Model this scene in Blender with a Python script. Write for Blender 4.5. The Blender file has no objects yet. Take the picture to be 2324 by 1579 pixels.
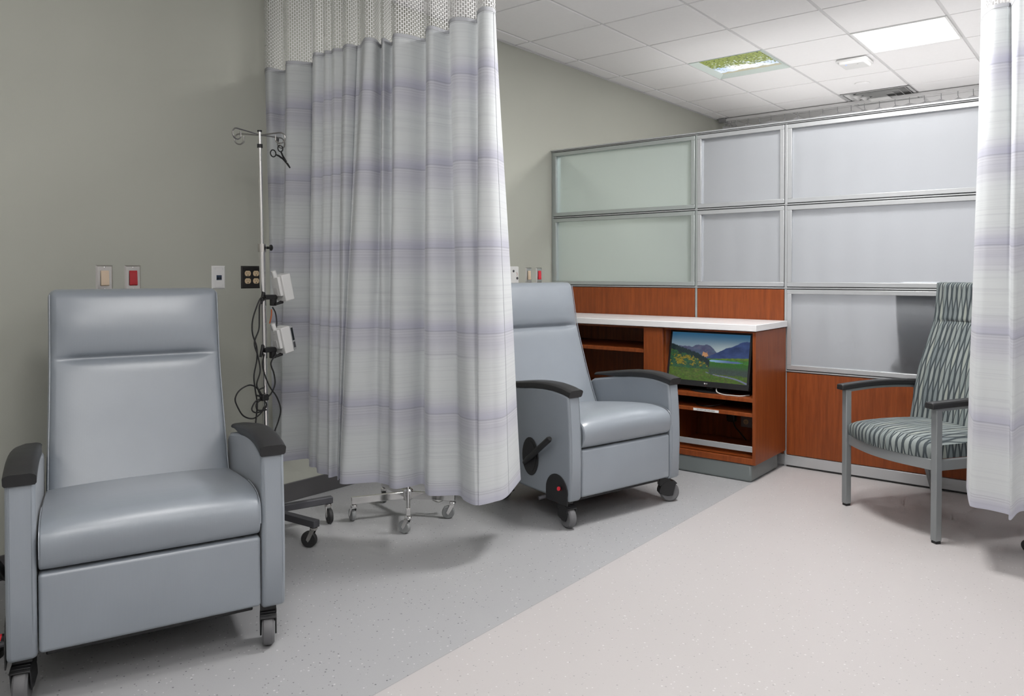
import bpy, bmesh, math, random
from mathutils import Vector, Matrix, noise
random.seed(7)
scene = bpy.context.scene
COL = scene.collection
PI = math.pi

# ------------------------------------------------------------------ materials
def new_mat(name):
    m = bpy.data.materials.new(name); m.use_nodes = True
    nt = m.node_tree
    return m, nt, nt.nodes['Principled BSDF']
def pbr(name, col, rough=.5, metal=0, spec=.5, bump=0, bscale=200, var=0, vscale=3, coat=0, alpha=None):
    m, nt, b = new_mat(name)
    b.inputs['Base Color'].default_value = (*col, 1)
    b.inputs['Roughness'].default_value = rough
    b.inputs['Metallic'].default_value = metal
    b.inputs['Specular IOR Level'].default_value = spec
    b.inputs['Coat Weight'].default_value = coat
    tc = nt.nodes.new('ShaderNodeTexCoord')
    n = nt.nodes.new('ShaderNodeTexNoise'); n.inputs['Scale'].default_value = vscale; n.inputs['Detail'].default_value = 3
    nt.links.new(tc.outputs['Object'], n.inputs['Vector'])
    mx = nt.nodes.new('ShaderNodeMix'); mx.data_type = 'RGBA'
    v = max(var, .02)
    mx.inputs['A'].default_value = (*[c*(1-v) for c in col], 1)
    mx.inputs['B'].default_value = (*[min(1, c*(1+v)) for c in col], 1)
    nt.links.new(n.outputs['Fac'], mx.inputs['Factor'])
    nt.links.new(mx.outputs['Result'], b.inputs['Base Color'])
    if bump:
        n2 = nt.nodes.new('ShaderNodeTexNoise'); n2.inputs['Scale'].default_value = bscale; n2.inputs['Detail'].default_value = 2
        nt.links.new(tc.outputs['Object'], n2.inputs['Vector'])
        bp = nt.nodes.new('ShaderNodeBump'); bp.inputs['Strength'].default_value = bump; bp.inputs['Distance'].default_value = .002
        nt.links.new(n2.outputs['Fac'], bp.inputs['Height']); nt.links.new(bp.outputs['Normal'], b.inputs['Normal'])
    return m
def emis(name, col, s):
    m, nt, b = new_mat(name)
    b.inputs['Base Color'].default_value = (*col, 1)
    b.inputs['Emission Color'].default_value = (*col, 1); b.inputs['Emission Strength'].default_value = s
    return m
def N(nt, t, **kw):
    n = nt.nodes.new(t)
    for k, v in kw.items(): setattr(n, k, v)
    return n
def mth(nt, op, a, b=None, c=None, clamp=False):
    n = N(nt, 'ShaderNodeMath', operation=op); n.use_clamp = clamp
    for i, x in enumerate((a, b, c)):
        if x is None: continue
        if isinstance(x, (int, float)): n.inputs[i].default_value = x
        else: nt.links.new(x, n.inputs[i])
    return n.outputs[0]
def mixc(nt, f, a, b):
    n = N(nt, 'ShaderNodeMix', data_type='RGBA')
    for k, x in (('Factor', f), ('A', a), ('B', b)):
        if isinstance(x, tuple): n.inputs[k].default_value = (*x, 1)
        elif isinstance(x, (int, float)): n.inputs[k].default_value = x
        else: nt.links.new(x, n.inputs[k])
    return n.outputs['Result']
def ramp(nt, f, stops, interp='LINEAR'):
    r = N(nt, 'ShaderNodeValToRGB'); r.color_ramp.interpolation = interp
    e = r.color_ramp.elements
    while len(e) < len(stops): e.new(.5)
    for i, (p, c) in enumerate(stops):
        e[i].position = p; e[i].color = (*c, 1) if len(c) == 3 else c
    nt.links.new(f, r.inputs[0]); return r.outputs[0]

# wall paint with faint roller mottling
M = {}
M['wall_green'] = pbr('wall_green', (.435, .442, .388), .7, spec=.25, bump=.08, bscale=350, var=.03, vscale=1.5)
M['wall_white'] = pbr('wall_white', (.62, .62, .61), .8, spec=.2)
M['tile'] = pbr('tile', (.88, .87, .87), .9, spec=.1, bump=.15, bscale=260, var=.02, vscale=40)
M['grid'] = pbr('grid', (.66, .655, .655), .5)
M['base_dark'] = pbr('base_dark', (.075, .073, .075), .5)
M['alu'] = pbr('alu', (.55, .565, .575), .38, metal=.55)
M['alu_dark'] = pbr('alu_dark', (.12, .125, .13), .5, metal=.3)
M['alu_green'] = pbr('alu_green', (.47, .51, .50), .38, metal=.55)
M['steel'] = pbr('steel', (.62, .60, .58), .25, metal=1)
M['chrome'] = pbr('chrome', (.78, .77, .76), .12, metal=1)
M['graymetal'] = pbr('graymetal', (.27, .285, .29), .45, metal=.35)
M['darkmetal'] = pbr('darkmetal', (.085, .085, .095), .5, metal=.3)
M['black'] = pbr('black', (.012, .012, .013), .42)
M['blackpad'] = pbr('blackpad', (.017, .017, .018), .5, bump=.15, bscale=400)
M['rubber'] = pbr('rubber', (.02, .02, .021), .6)
M['tread'] = pbr('tread', (.13, .13, .135), .6)
M['treadclear'] = pbr('treadclear', (.30, .31, .31), .35)
M['white'] = pbr('white', (.75, .75, .74), .4)
M['laminate'] = pbr('laminate', (.83, .825, .825), .3, var=.02)
M['almond'] = pbr('almond', (.66, .52, .38), .35)
M['ivory'] = pbr('ivory', (.72, .56, .36), .35)
M['red'] = pbr('red', (.42, .012, .02), .35)
M['red_bright'] = pbr('red_bright', (.72, .03, .05), .35)  # brighter red, without emission
M['teal'] = pbr('teal', (.02, .16, .12), .4)
M['jack'] = pbr('jack', (.03, .05, .09), .4)
M['orange'] = pbr('orange', (.45, .10, .02), .5)
M['cord'] = pbr('cord', (.012, .012, .013), .5)
M['cordwhite'] = pbr('cordwhite', (.5, .5, .48), .5)
M['darkcloth'] = pbr('darkcloth', (.012, .018, .028), .6)
M['plinth'] = pbr('plinth', (.16, .18, .18), .42, var=.05)
M['screenglass'] = pbr('screenglass', (.02, .025, .028), .2)
M['ink'] = pbr('ink', (.08, .08, .08), .6)
M['hookmetal'] = pbr('hookmetal', (.38, .37, .36), .22, metal=1)
M['hook'] = pbr('hook', (.35, .35, .36), .4, metal=.6)

def vinyl(name, col):
    m, nt, b = new_mat(name)
    tc = N(nt, 'ShaderNodeTexCoord')
    w1 = N(nt, 'ShaderNodeTexWave', wave_type='BANDS', bands_direction='Z'); w1.inputs['Scale'].default_value = 190; w1.inputs['Distortion'].default_value = 1.2
    w2 = N(nt, 'ShaderNodeTexWave', wave_type='BANDS', bands_direction='X'); w2.inputs['Scale'].default_value = 190; w2.inputs['Distortion'].default_value = 1.2
    for w in (w1, w2): nt.links.new(tc.outputs['Object'], w.inputs['Vector'])
    n = N(nt, 'ShaderNodeTexNoise'); n.inputs['Scale'].default_value = 6; nt.links.new(tc.outputs['Object'], n.inputs['Vector'])
    s = mth(nt, 'ADD', w1.outputs['Fac'], w2.outputs['Fac'])
    f = mth(nt, 'MULTIPLY_ADD', s, .12, mth(nt, 'MULTIPLY', n.outputs['Fac'], .6))
    nt.links.new(mixc(nt, f, tuple(c*.9 for c in col), tuple(c*1.14 for c in col)), b.inputs['Base Color'])
    bp = N(nt, 'ShaderNodeBump'); bp.inputs['Strength'].default_value = .06; bp.inputs['Distance'].default_value = .0008
    nt.links.new(s, bp.inputs['Height']); nt.links.new(bp.outputs['Normal'], b.inputs['Normal'])
    b.inputs['Roughness'].default_value = .33; b.inputs['Specular IOR Level'].default_value = .9
    b.inputs['Sheen Weight'].default_value = .15; b.inputs['Sheen Roughness'].default_value = .4
    return m
M['vinyl'] = vinyl('vinyl', (.238, .266, .298))
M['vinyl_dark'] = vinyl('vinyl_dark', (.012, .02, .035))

def wood(name, c1, c2, scale=1):
    m, nt, b = new_mat(name)
    tc = N(nt, 'ShaderNodeTexCoord'); mp = N(nt, 'ShaderNodeMapping'); mp.inputs['Scale'].default_value = (22*scale, 22*scale, 1.3*scale)
    nt.links.new(tc.outputs['Object'], mp.inputs['Vector'])
    n = N(nt, 'ShaderNodeTexNoise'); n.inputs['Scale'].default_value = 2.2; n.inputs['Detail'].default_value = 6; n.inputs['Distortion'].default_value = .5
    nt.links.new(mp.outputs['Vector'], n.inputs['Vector'])
    n2 = N(nt, 'ShaderNodeTexNoise'); n2.inputs['Scale'].default_value = 14; n2.inputs['Detail'].default_value = 3
    nt.links.new(mp.outputs['Vector'], n2.inputs['Vector'])
    f = mth(nt, 'MULTIPLY_ADD', n2.outputs['Fac'], .35, mth(nt, 'MULTIPLY', n.outputs['Fac'], .75))
    nt.links.new(ramp(nt, f, [(.3, c1), (.75, c2)]), b.inputs['Base Color'])
    b.inputs['Roughness'].default_value = .42; b.inputs['Specular IOR Level'].default_value = .35
    return m
M['wood'] = wood('wood', (.158, .033, .008), (.285, .070, .016))

def frosted(name, tint):
    m, nt, b = new_mat(name)
    out = nt.nodes['Material Output']; nt.nodes.remove(b)
    tr = N(nt, 'ShaderNodeBsdfTranslucent'); tr.inputs['Color'].default_value = (*tint, 1)
    df = N(nt, 'ShaderNodeBsdfDiffuse'); df.inputs['Color'].default_value = (*[t*.8 for t in tint], 1)
    rf = N(nt, 'ShaderNodeBsdfRefraction'); rf.inputs['Color'].default_value = (*tint, 1); rf.inputs['Roughness'].default_value = .5; rf.inputs['IOR'].default_value = 1.18
    gl = N(nt, 'ShaderNodeBsdfGlossy'); gl.inputs['Roughness'].default_value = .28
    tc = N(nt, 'ShaderNodeTexCoord'); no = N(nt, 'ShaderNodeTexNoise'); no.inputs['Scale'].default_value = 90
    nt.links.new(tc.outputs['Object'], no.inputs['Vector'])
    nt.links.new(mth(nt, 'MULTIPLY_ADD', no.outputs['Fac'], .05, .40), rf.inputs['Roughness'])
    def mix(f, a, c):
        x = N(nt, 'ShaderNodeMixShader'); x.inputs[0].default_value = f
        nt.links.new(a, x.inputs[1]); nt.links.new(c, x.inputs[2]); return x.outputs[0]
    a = mix(.25, tr.outputs[0], df.outputs[0]); a = mix(.70, a, rf.outputs[0]); a = mix(.06, a, gl.outputs[0])
    nt.links.new(a, out.inputs['Surface'])
    return m
M['frost'] = frosted('frost', (.80, .835, .88))
M['frost_green'] = frosted('frost_green', (.82, .92, .91))

# floor: grey flecked sheet vinyl along the wall, off-white sheet beyond a straight seam
def floor_mat():
    m, nt, b = new_mat('floor_vinyl')
    tc = N(nt, 'ShaderNodeTexCoord'); sx = N(nt, 'ShaderNodeSeparateXYZ'); nt.links.new(tc.outputs['Object'], sx.inputs[0])
    side = mth(nt, 'GREATER_THAN', sx.outputs[0], -1.71)
    base = mixc(nt, side, (.362, .364, .372), (.47, .447, .442))
    big = N(nt, 'ShaderNodeTexNoise'); big.inputs['Scale'].default_value = 1.1; nt.links.new(tc.outputs['Object'], big.inputs['Vector'])
    base = mixc(nt, mth(nt, 'MULTIPLY', big.outputs['Fac'], .08), base, (.3, .3, .3))
    def fleck(scale, thr, seed):
        mp = N(nt, 'ShaderNodeMapping'); mp.inputs['Location'].default_value = (seed, seed*.7, 0); nt.links.new(tc.outputs['Object'], mp.inputs['Vector'])
        v = N(nt, 'ShaderNodeTexVoronoi', feature='F1'); v.inputs['Scale'].default_value = scale; nt.links.new(mp.outputs['Vector'], v.inputs['Vector'])
        ws = N(nt, 'ShaderNodeSeparateColor'); nt.links.new(v.outputs['Color'], ws.inputs[0])
        a = mth(nt, 'LESS_THAN', v.outputs['Distance'], mth(nt, 'MULTIPLY', ws.outputs[1], thr))
        return mth(nt, 'MULTIPLY', a, mth(nt, 'GREATER_THAN', ws.outputs[0], .62))
    dark = mth(nt, 'MULTIPLY', fleck(85, .26, 3.1), mth(nt, 'MULTIPLY_ADD', side, -.45, .8))
    lite = mth(nt, 'MULTIPLY', fleck(70, .24, 9.4), .42)
    c = mixc(nt, dark, base, (.08, .082, .085)); c = mixc(nt, lite, c, (.78, .78, .77))
    seam = mth(nt, 'LESS_THAN', mth(nt, 'ABSOLUTE', mth(nt, 'ADD', sx.outputs[0], 1.71)), .0022)
    c = mixc(nt, mth(nt, 'MULTIPLY', seam, .35), c, (.2, .2, .2))
    nt.links.new(c, b.inputs['Base Color'])
    n = N(nt, 'ShaderNodeTexNoise'); n.inputs['Scale'].default_value = 140; nt.links.new(tc.outputs['Object'], n.inputs['Vector'])
    bp = N(nt, 'ShaderNodeBump'); bp.inputs['Strength'].default_value = .05; bp.inputs['Distance'].default_value = .002
    nt.links.new(n.outputs['Fac'], bp.inputs['Height']); nt.links.new(bp.outputs['Normal'], b.inputs['Normal'])
    b.inputs['Roughness'].default_value = .42; b.inputs['Specular IOR Level'].default_value = .4
    return m
M['floor'] = floor_mat()

# striped cubicle curtain: uv = (metres along, metres below the header)
def curtain_mat():
    m, nt, b = new_mat('curtain_fabric')
    out = nt.nodes['Material Output']
    uv = N(nt, 'ShaderNodeUVMap'); s = N(nt, 'ShaderNodeSeparateXYZ'); nt.links.new(uv.outputs[0], s.inputs[0])
    d = s.outputs[1]
    t = mth(nt, 'FRACT', mth(nt, 'DIVIDE', mth(nt, 'ADD', d, .358*2-.219), .358))
    pale = (.645, .67, .68); lav = (.52, .525, .60); mid = (.60, .61, .645)
    c = ramp(nt, t, [(0, (.485, .49, .565)), (.03, (.585, .59, .635)), (.13, (.54, .545, .60)), (.24, mid), (.36, pale), (.62, (.66, .685, .69)), (.78, pale), (.88, (.60, .61, .65)), (.95, lav), (1, (.495, .50, .58))])
    ln = ramp(nt, t, [(0, (.3,)*3), (.008, (.85,)*3), (.02, (.0,)*3), (.032, (.0,)*3), (.04, (.6,)*3), (.05, (0,)*3), (.066, (0,)*3), (.072, (.5,)*3), (.08, (0,)*3), (.105, (0,)*3), (.11, (.35,)*3), (.118, (0,)*3), (.285, (0,)*3), (.292, (.3,)*3), (.30, (0,)*3), (1, (0,)*3)])
    # random fine weft streaks that fade in and out along the cloth
    cb = N(nt, 'ShaderNodeCombineXYZ'); nt.links.new(mth(nt, 'MULTIPLY', s.outputs[0], 1.6), cb.inputs[0]); nt.links.new(mth(nt, 'MULTIPLY', d, 150), cb.inputs[1])
    n = N(nt, 'ShaderNodeTexNoise'); n.inputs['Scale'].default_value = 1; n.inputs['Detail'].default_value = 2; nt.links.new(cb.outputs[0], n.inputs['Vector'])
    st = mth(nt, 'MULTIPLY', mth(nt, 'SUBTRACT', n.outputs['Fac'], .5, clamp=True), 2.2, clamp=True)
    cb2 = N(nt, 'ShaderNodeCombineXYZ'); nt.links.new(mth(nt, 'MULTIPLY', s.outputs[0], .3), cb2.inputs[0]); nt.links.new(mth(nt, 'MULTIPLY', d, 38), cb2.inputs[1])
    n3 = N(nt, 'ShaderNodeTexNoise'); n3.inputs['Scale'].default_value = 1; n3.inputs['Detail'].default_value = 0; nt.links.new(cb2.outputs[0], n3.inputs['Vector'])
    st2 = mth(nt, 'MULTIPLY', mth(nt, 'GREATER_THAN', n3.outputs['Fac'], .66), .07)
    f = mth(nt, 'ADD', mth(nt, 'MULTIPLY', ln, .55), mth(nt, 'ADD', mth(nt, 'MULTIPLY', st, .34), st2), clamp=True)
    c = mixc(nt, f, c, (.27, .27, .33))
    # stitched seams at the header and hem
    for y0 in (.012, 1.955, 1.965):
        h = mth(nt, 'LESS_THAN', mth(nt, 'ABSOLUTE', mth(nt, 'SUBTRACT', d, y0)), .0015)
        c = mixc(nt, mth(nt, 'MULTIPLY', h, .35), c, (.3, .3, .36))
    nt.links.new(c, b.inputs['Base Color'])
    b.inputs['Roughness'].default_value = .85; b.inputs['Specular IOR Level'].default_value = .15; b.inputs['Sheen Weight'].default_value = .2
    tr = N(nt, 'ShaderNodeBsdfTranslucent'); nt.links.new(c, tr.inputs['Color'])
    mx = N(nt, 'ShaderNodeMixShader'); mx.inputs[0].default_value = .18
    nt.links.new(b.outputs[0], mx.inputs[1]); nt.links.new(tr.outputs[0], mx.inputs[2]); nt.links.new(mx.outputs[0], out.inputs['Surface'])
    return m
M['curtain'] = curtain_mat()
M['curtain_band'] = pbr('curtain_band', (.44, .45, .475), .85)
M['curtain_grey'] = pbr('curtain_grey', (.46, .46, .47), .9)

# open net above the fabric: white threads around hexagon-like holes
def net_mat():
    m, nt, b = new_mat('curtain_net')
    out = nt.nodes['Material Output']
    uv = N(nt, 'ShaderNodeUVMap')
    sp = N(nt, 'ShaderNodeSeparateXYZ'); nt.links.new(uv.outputs[0], sp.inputs[0])
    cb = N(nt, 'ShaderNodeCombineXYZ'); nt.links.new(sp.outputs[1], cb.inputs[0]); nt.links.new(sp.outputs[0], cb.inputs[1])
    br = N(nt, 'ShaderNodeTexBrick'); br.offset = .5; br.offset_frequency = 2
    br.inputs['Scale'].default_value = 1; br.inputs['Brick Width'].default_value = .0185; br.inputs['Row Height'].default_value = .0135
    br.inputs['Mortar Size'].default_value = .0019; br.inputs['Mortar Smooth'].default_value = 0
    nt.links.new(cb.outputs[0], br.inputs['Vector'])
    b.inputs['Base Color'].default_value = (.88, .88, .87, 1); b.inputs['Roughness'].default_value = .9
    tb = N(nt, 'ShaderNodeBsdfTransparent'); mx = N(nt, 'ShaderNodeMixShader')
    nt.links.new(br.outputs['Fac'], mx.inputs[0]); nt.links.new(tb.outputs[0], mx.inputs[1]); nt.links.new(b.outputs[0], mx.inputs[2])
    nt.links.new(mx.outputs[0], out.inputs['Surface'])
    return m
M['net'] = net_mat()

# upholstery woven with leaf-like wavy stripes: uv in metres
def leaf_mat():
    m, nt, b = new_mat('leaf_weave')
    uv = N(nt, 'ShaderNodeUVMap'); s = N(nt, 'ShaderNodeSeparateXYZ'); nt.links.new(uv.outputs[0], s.inputs[0])
    P, A, T = .0185, .0064, .21
    u = s.outputs[0]; ph = mth(nt, 'SINE', mth(nt, 'MULTIPLY', s.outputs[1], 2*PI/T))
    def curve(off):   # distance to the even (off 0) or odd (off P) family of wavy lines
        sg = 1 if off == 0 else -1
        w = mth(nt, 'MULTIPLY_ADD', ph, sg*-A, u)
        w = mth(nt, 'ADD', w, off + 40*P)
        return mth(nt, 'ABSOLUTE', mth(nt, 'SUBTRACT', mth(nt, 'MODULO', w, 2*P), P))
    dmin = mth(nt, 'MINIMUM', curve(0), curve(P))
    k = mth(nt, 'FLOOR', mth(nt, 'DIVIDE', u, P))
    wn = N(nt, 'ShaderNodeTexWhiteNoise', noise_dimensions='1D'); nt.links.new(k, wn.inputs['W'])
    fill = ramp(nt, wn.outputs['Value'], [(0, (.215, .25, .245)), (.35, (.31, .345, .33)), (.55, (.165, .195, .205)), (.8, (.33, .355, .315)), (1, (.26, .29, .295))])
    n = N(nt, 'ShaderNodeTexNoise'); n.inputs['Scale'].default_value = 500; nt.links.new(uv.outputs[0], n.inputs['Vector'])
    fill = mixc(nt, mth(nt, 'MULTIPLY', n.outputs['Fac'], .35), fill, (.16, .18, .18))
    wv = N(nt, 'ShaderNodeTexWhiteNoise', noise_dimensions='1D'); nt.links.new(mth(nt, 'FLOOR', mth(nt, 'DIVIDE', mth(nt, 'ADD', u, P/2), P)), wv.inputs['W'])
    line = mth(nt, 'LESS_THAN', dmin, mth(nt, 'MULTIPLY_ADD', wv.outputs['Value'], (.0036), .0027))
    nt.links.new(mixc(nt, line, fill, (.055, .067, .073)), b.inputs['Base Color'])
    b.inputs['Roughness'].default_value = .8; b.inputs['Specular IOR Level'].default_value = .2
    return m
M['leaf'] = leaf_mat()

def vcol_emis(name, s, rough=.25, base=0.0):
    m, nt, b = new_mat(name)
    a = N(nt, 'ShaderNodeVertexColor', layer_name='Col')
    nt.links.new(a.outputs[0], b.inputs['Emission Color']); b.inputs['Emission Strength'].default_value = s
    b.inputs['Base Color'].default_value = (.01, .01, .01, 1); b.inputs['Roughness'].default_value = rough
    return m
M['screen'] = vcol_emis('screen_picture', .9)
M['skyart'] = vcol_emis('sky_picture', 1.0, .5)
M['lamp'] = emis('lamp_diffuser', (1, .985, .965), 1.6)
M['led'] = emis('led', (.2, .35, 1), 1.0)

# ------------------------------------------------------------------ mesh helpers
class MB:
    def __init__(s): s.bm = bmesh.new(); s.uv = None
    def raw(s, vs, fs):
        v = [s.bm.verts.new(p) for p in vs]
        for f in fs:
            try: s.bm.faces.new([v[i] for i in f])
            except ValueError: pass
        return v
    def box(s, x0, x1, y0, y1, z0, z1, mat=None):
        vs = [Vector(p) for p in ((x0,y0,z0),(x1,y0,z0),(x1,y1,z0),(x0,y1,z0),(x0,y0,z1),(x1,y0,z1),(x1,y1,z1),(x0,y1,z1))]
        if mat: vs = [mat @ v for v in vs]
        s.raw(vs, [(0,3,2,1),(4,5,6,7),(0,1,5,4),(1,2,6,5),(2,3,7,6),(3,0,4,7)]); return s
    def prism(s, prof, a, b, axis='x', mat=None):     # prof: 2-D loop in the other two axes
        def P(u, v, w):
            p = {'x': (w, u, v), 'y': (u, w, v), 'z': (u, v, w)}[axis]
            return mat @ Vector(p) if mat else Vector(p)
        n = len(prof); vs = [P(u, v, a) for u, v in prof] + [P(u, v, b) for u, v in prof]
        s.raw(vs, [tuple(range(n))[::-1], tuple(range(n, 2*n))] + [(i, (i+1) % n, n+(i+1) % n, n+i) for i in range(n)]); return s
    def tube(s, pts, r, seg=8, caps=True, closed=False):
        pts = [Vector(p) for p in pts]; n = len(pts)
        rr = r if isinstance(r, (list, tuple)) else [r]*n
        rings = []; prev = None
        for i, p in enumerate(pts):
            a = pts[(i-1) % n] if (closed or i > 0) else p; c = pts[(i+1) % n] if (closed or i < n-1) else p
            t = (c-a).normalized() if (c-a).length > 1e-9 else Vector((0, 0, 1))
            if prev is None:
                up = Vector((0, 0, 1)) if abs(t.z) < .9 else Vector((1, 0, 0))
                nx = t.cross(up).normalized()
            else:
                nx = (prev - t*prev.dot(t))
                nx = nx.normalized() if nx.length > 1e-6 else t.orthogonal().normalized()
            prev = nx; ny = t.cross(nx)
            rings.append([s.bm.verts.new(p + (nx*math.cos(2*PI*k/seg) + ny*math.sin(2*PI*k/seg))*rr[i]) for k in range(seg)])
        for i in range(n if closed else n-1):
            A, B = rings[i], rings[(i+1) % n]
            for k in range(seg): s.bm.faces.new((A[k], A[(k+1) % seg], B[(k+1) % seg], B[k]))
        if caps and not closed:
            s.bm.faces.new(rings[0][::-1]); s.bm.faces.new(rings[-1])
        return s
    def lathe(s, prof, mat=None, seg=24):             # prof: (radius, height) about local z
        rings = []
        for r, h in prof:
            ring = []
            for k in range(seg):
                v = Vector((r*math.cos(2*PI*k/seg), r*math.sin(2*PI*k/seg), h))
                ring.append(s.bm.verts.new(mat @ v if mat else v))
            rings.append(ring)
        for A, B in zip(rings, rings[1:]):
            for k in range(seg): s.bm.faces.new((A[k], A[(k+1) % seg], B[(k+1) % seg], B[k]))
        s.bm.faces.new(rings[0][::-1]); s.bm.faces.new(rings[-1]); return s
    def grid(s, nu, nv, fn, uvfn=None):
        if uvfn and s.uv is None: s.uv = s.bm.loops.layers.uv.new('UVMap')
        V = [[s.bm.verts.new(fn(i, j)) for j in range(nv)] for i in range(nu)]
        for i in range(nu-1):
            for j in range(nv-1):
                f = s.bm.faces.new((V[i][j], V[i+1][j], V[i+1][j+1], V[i][j+1]))
                if uvfn:
                    for l, (a, b) in zip(f.loops, ((i,j),(i+1,j),(i+1,j+1),(i,j+1))): l[s.uv].uv = uvfn(a, b)
        return s
    def rbox(s, hx, hy, hz, r, nx, ny, nz, fn=None):  # rounded box cage, optionally deformed by fn(v)
        idx = {}
        def vert(p):
            k = tuple(round(c, 7) for c in p)
            if k not in idx:
                q = Vector((max(-hx+r, min(hx-r, p[0])), max(-hy+r, min(hy-r, p[1])), max(-hz+r, min(hz-r, p[2]))))
                d = Vector(p)-q
                v = q + d.normalized()*r if d.length > 1e-9 else Vector(p)
                idx[k] = s.bm.verts.new(fn(v) if fn else v)
            return idx[k]
        def lin(h, n): # denser near the ends so the rounding reads
            inner = [-h+r + (2*h-2*r)*i/n for i in range(n+1)]
            c = [r*(1-math.tan(PI/4*k/4)) for k in (4, 3, 2, 1)]
            return [-h+x for x in c][:4] + inner + [h-x for x in c[::-1]]
        X, Y, Z = lin(hx, nx), lin(hy, ny), lin(hz, nz)
        def face(A, B, f):
            for i in range(len(A)-1):
                for j in range(len(B)-1):
                    try: s.bm.faces.new([vert(f(a, b)) for a, b in ((A[i],B[j]),(A[i+1],B[j]),(A[i+1],B[j+1]),(A[i],B[j+1]))])
                    except ValueError: pass
        face(X, Y, lambda a, b: (a, b, hz)); face(Y, X, lambda a, b: (b, a, -hz))
        face(X, Z, lambda a, b: (a, -hy, b)); face(Z, X, lambda a, b: (b, hy, a))
        face(Y, Z, lambda a, b: (hx, a, b)); face(Z, Y, lambda a, b: (-hx, b, a)); return s
    def build(s, name, mat, parent=None, bevel=0, bseg=2, smooth=35, label=None):
        bmesh.ops.recalc_face_normals(s.bm, faces=s.bm.faces)
        me = bpy.data.meshes.new(name); s.bm.to_mesh(me); s.bm.free()
        me.materials.append(M[mat] if isinstance(mat, str) else mat)
        o = bpy.data.objects.new(name, me); COL.objects.link(o)
        if smooth:
            me.shade_smooth(); me.set_sharp_from_angle(angle=math.radians(smooth))
        if bevel:
            md = o.modifiers.new('bevel', 'BEVEL'); md.width = bevel; md.segments = bseg; md.limit_method = 'ANGLE'; md.angle_limit = math.radians(40)
        if parent: o.parent = parent
        if label: o['label'] = label
        return o
def tag(o, label=None, cat=None, group=None, kind=None):
    for k, v in (('label', label), ('category', cat), ('group', group), ('kind', kind)):
        if v: o[k] = v
    return o
def thing(name, label, cat, loc=(0, 0, 0), rz=0, group=None):
    o = bpy.data.objects.new(name, None); COL.objects.link(o); o.empty_display_size = .05
    o.location = loc; o.rotation_euler = (0, 0, rz)
    return tag(o, label, cat, group)
def struct(o): o['kind'] = 'structure'; return o
def copy_tree(o, parent=None):
    c = o.copy(); COL.objects.link(c)
    if parent: c.parent = parent
    for ch in list(o.children): copy_tree(ch, c)
    return c
def spline(pts, n=8, closed=False):                   # Catmull-Rom
    P = [Vector(p) for p in pts]; out = []; L = len(P)
    for i in range(L if closed else L-1):
        p0 = P[(i-1) % L] if (closed or i > 0) else P[0]; p1 = P[i]; p2 = P[(i+1) % L]; p3 = P[(i+2) % L] if (closed or i+2 < L) else P[-1]
        for k in range(n):
            t = k/n
            out.append(.5*((2*p1) + (p2-p0)*t + (2*p0-5*p1+4*p2-p3)*t*t + (3*p1-p0-3*p2+p3)*t**3))
    if not closed: out.append(P[-1])
    return out
def lerp_tab(tab, x):
    if x <= tab[0][0]: return tab[0][1]
    for (a, b), (c, d) in zip(tab, tab[1:]):
        if x <= c: return b + (d-b)*(x-a)/(c-a)
    return tab[-1][1]
def sstep(a, b, x):
    t = max(0, min(1, (x-a)/(b-a))); return t*t*(3-2*t)
def text_mesh(name, txt, size, mat, parent, matrix, extrude=.0002):
    cu = bpy.data.curves.new(name, 'FONT'); cu.body = txt; cu.size = size; cu.align_x = 'CENTER'; cu.align_y = 'CENTER'; cu.extrude = extrude
    tmp = bpy.data.objects.new(name, cu); COL.objects.link(tmp)
    dg = bpy.context.evaluated_depsgraph_get(); me = bpy.data.meshes.new_from_object(tmp.evaluated_get(dg))
    bpy.data.objects.remove(tmp); me.materials.clear(); me.materials.append(M[mat])
    o = bpy.data.objects.new(name, me); COL.objects.link(o); o.parent = parent; o.matrix_local = matrix
    return o

# ------------------------------------------------------------------ room shell
WX, CZ, PY = -3.525, 2.855, 4.706          # left wall, ceiling height, front face of the partition
XR, YF, YB = 3.2, -2.6, 9.7               # right wall, wall behind the camera, far wall
GX, GY, S = -3.3756, 4.2603, .61           # ceiling grid origin and module
struct(MB().grid(2, 2, lambda i, j: (WX+(XR-WX)*i, YF+(YB-YF)*j, 0)).build('floor', 'floor'))
struct(MB().box(WX-.1, WX, YF-.1, YB+.1, 0, CZ+.05).build('wall_left', 'wall_green'))
struct(MB().box(WX, XR, YB, YB+.1, 0, CZ+.05).build('wall_back', 'wall_white'))
struct(MB().box(WX, XR, YF-.1, YF, 0, CZ+.05).build('wall_front', 'wall_white'))
struct(MB().box(XR, XR+.1, YF-.1, YB+.1, 0, CZ+.05).build('wall_right', 'wall_white'))
struct(MB().box(WX, WX+.008, YF, PY+.02, 0, .1).box(WX, WX+.008, PY+.1, YB, 0, .1).build('baseboard_left', 'base_dark', bevel=.003))
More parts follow.
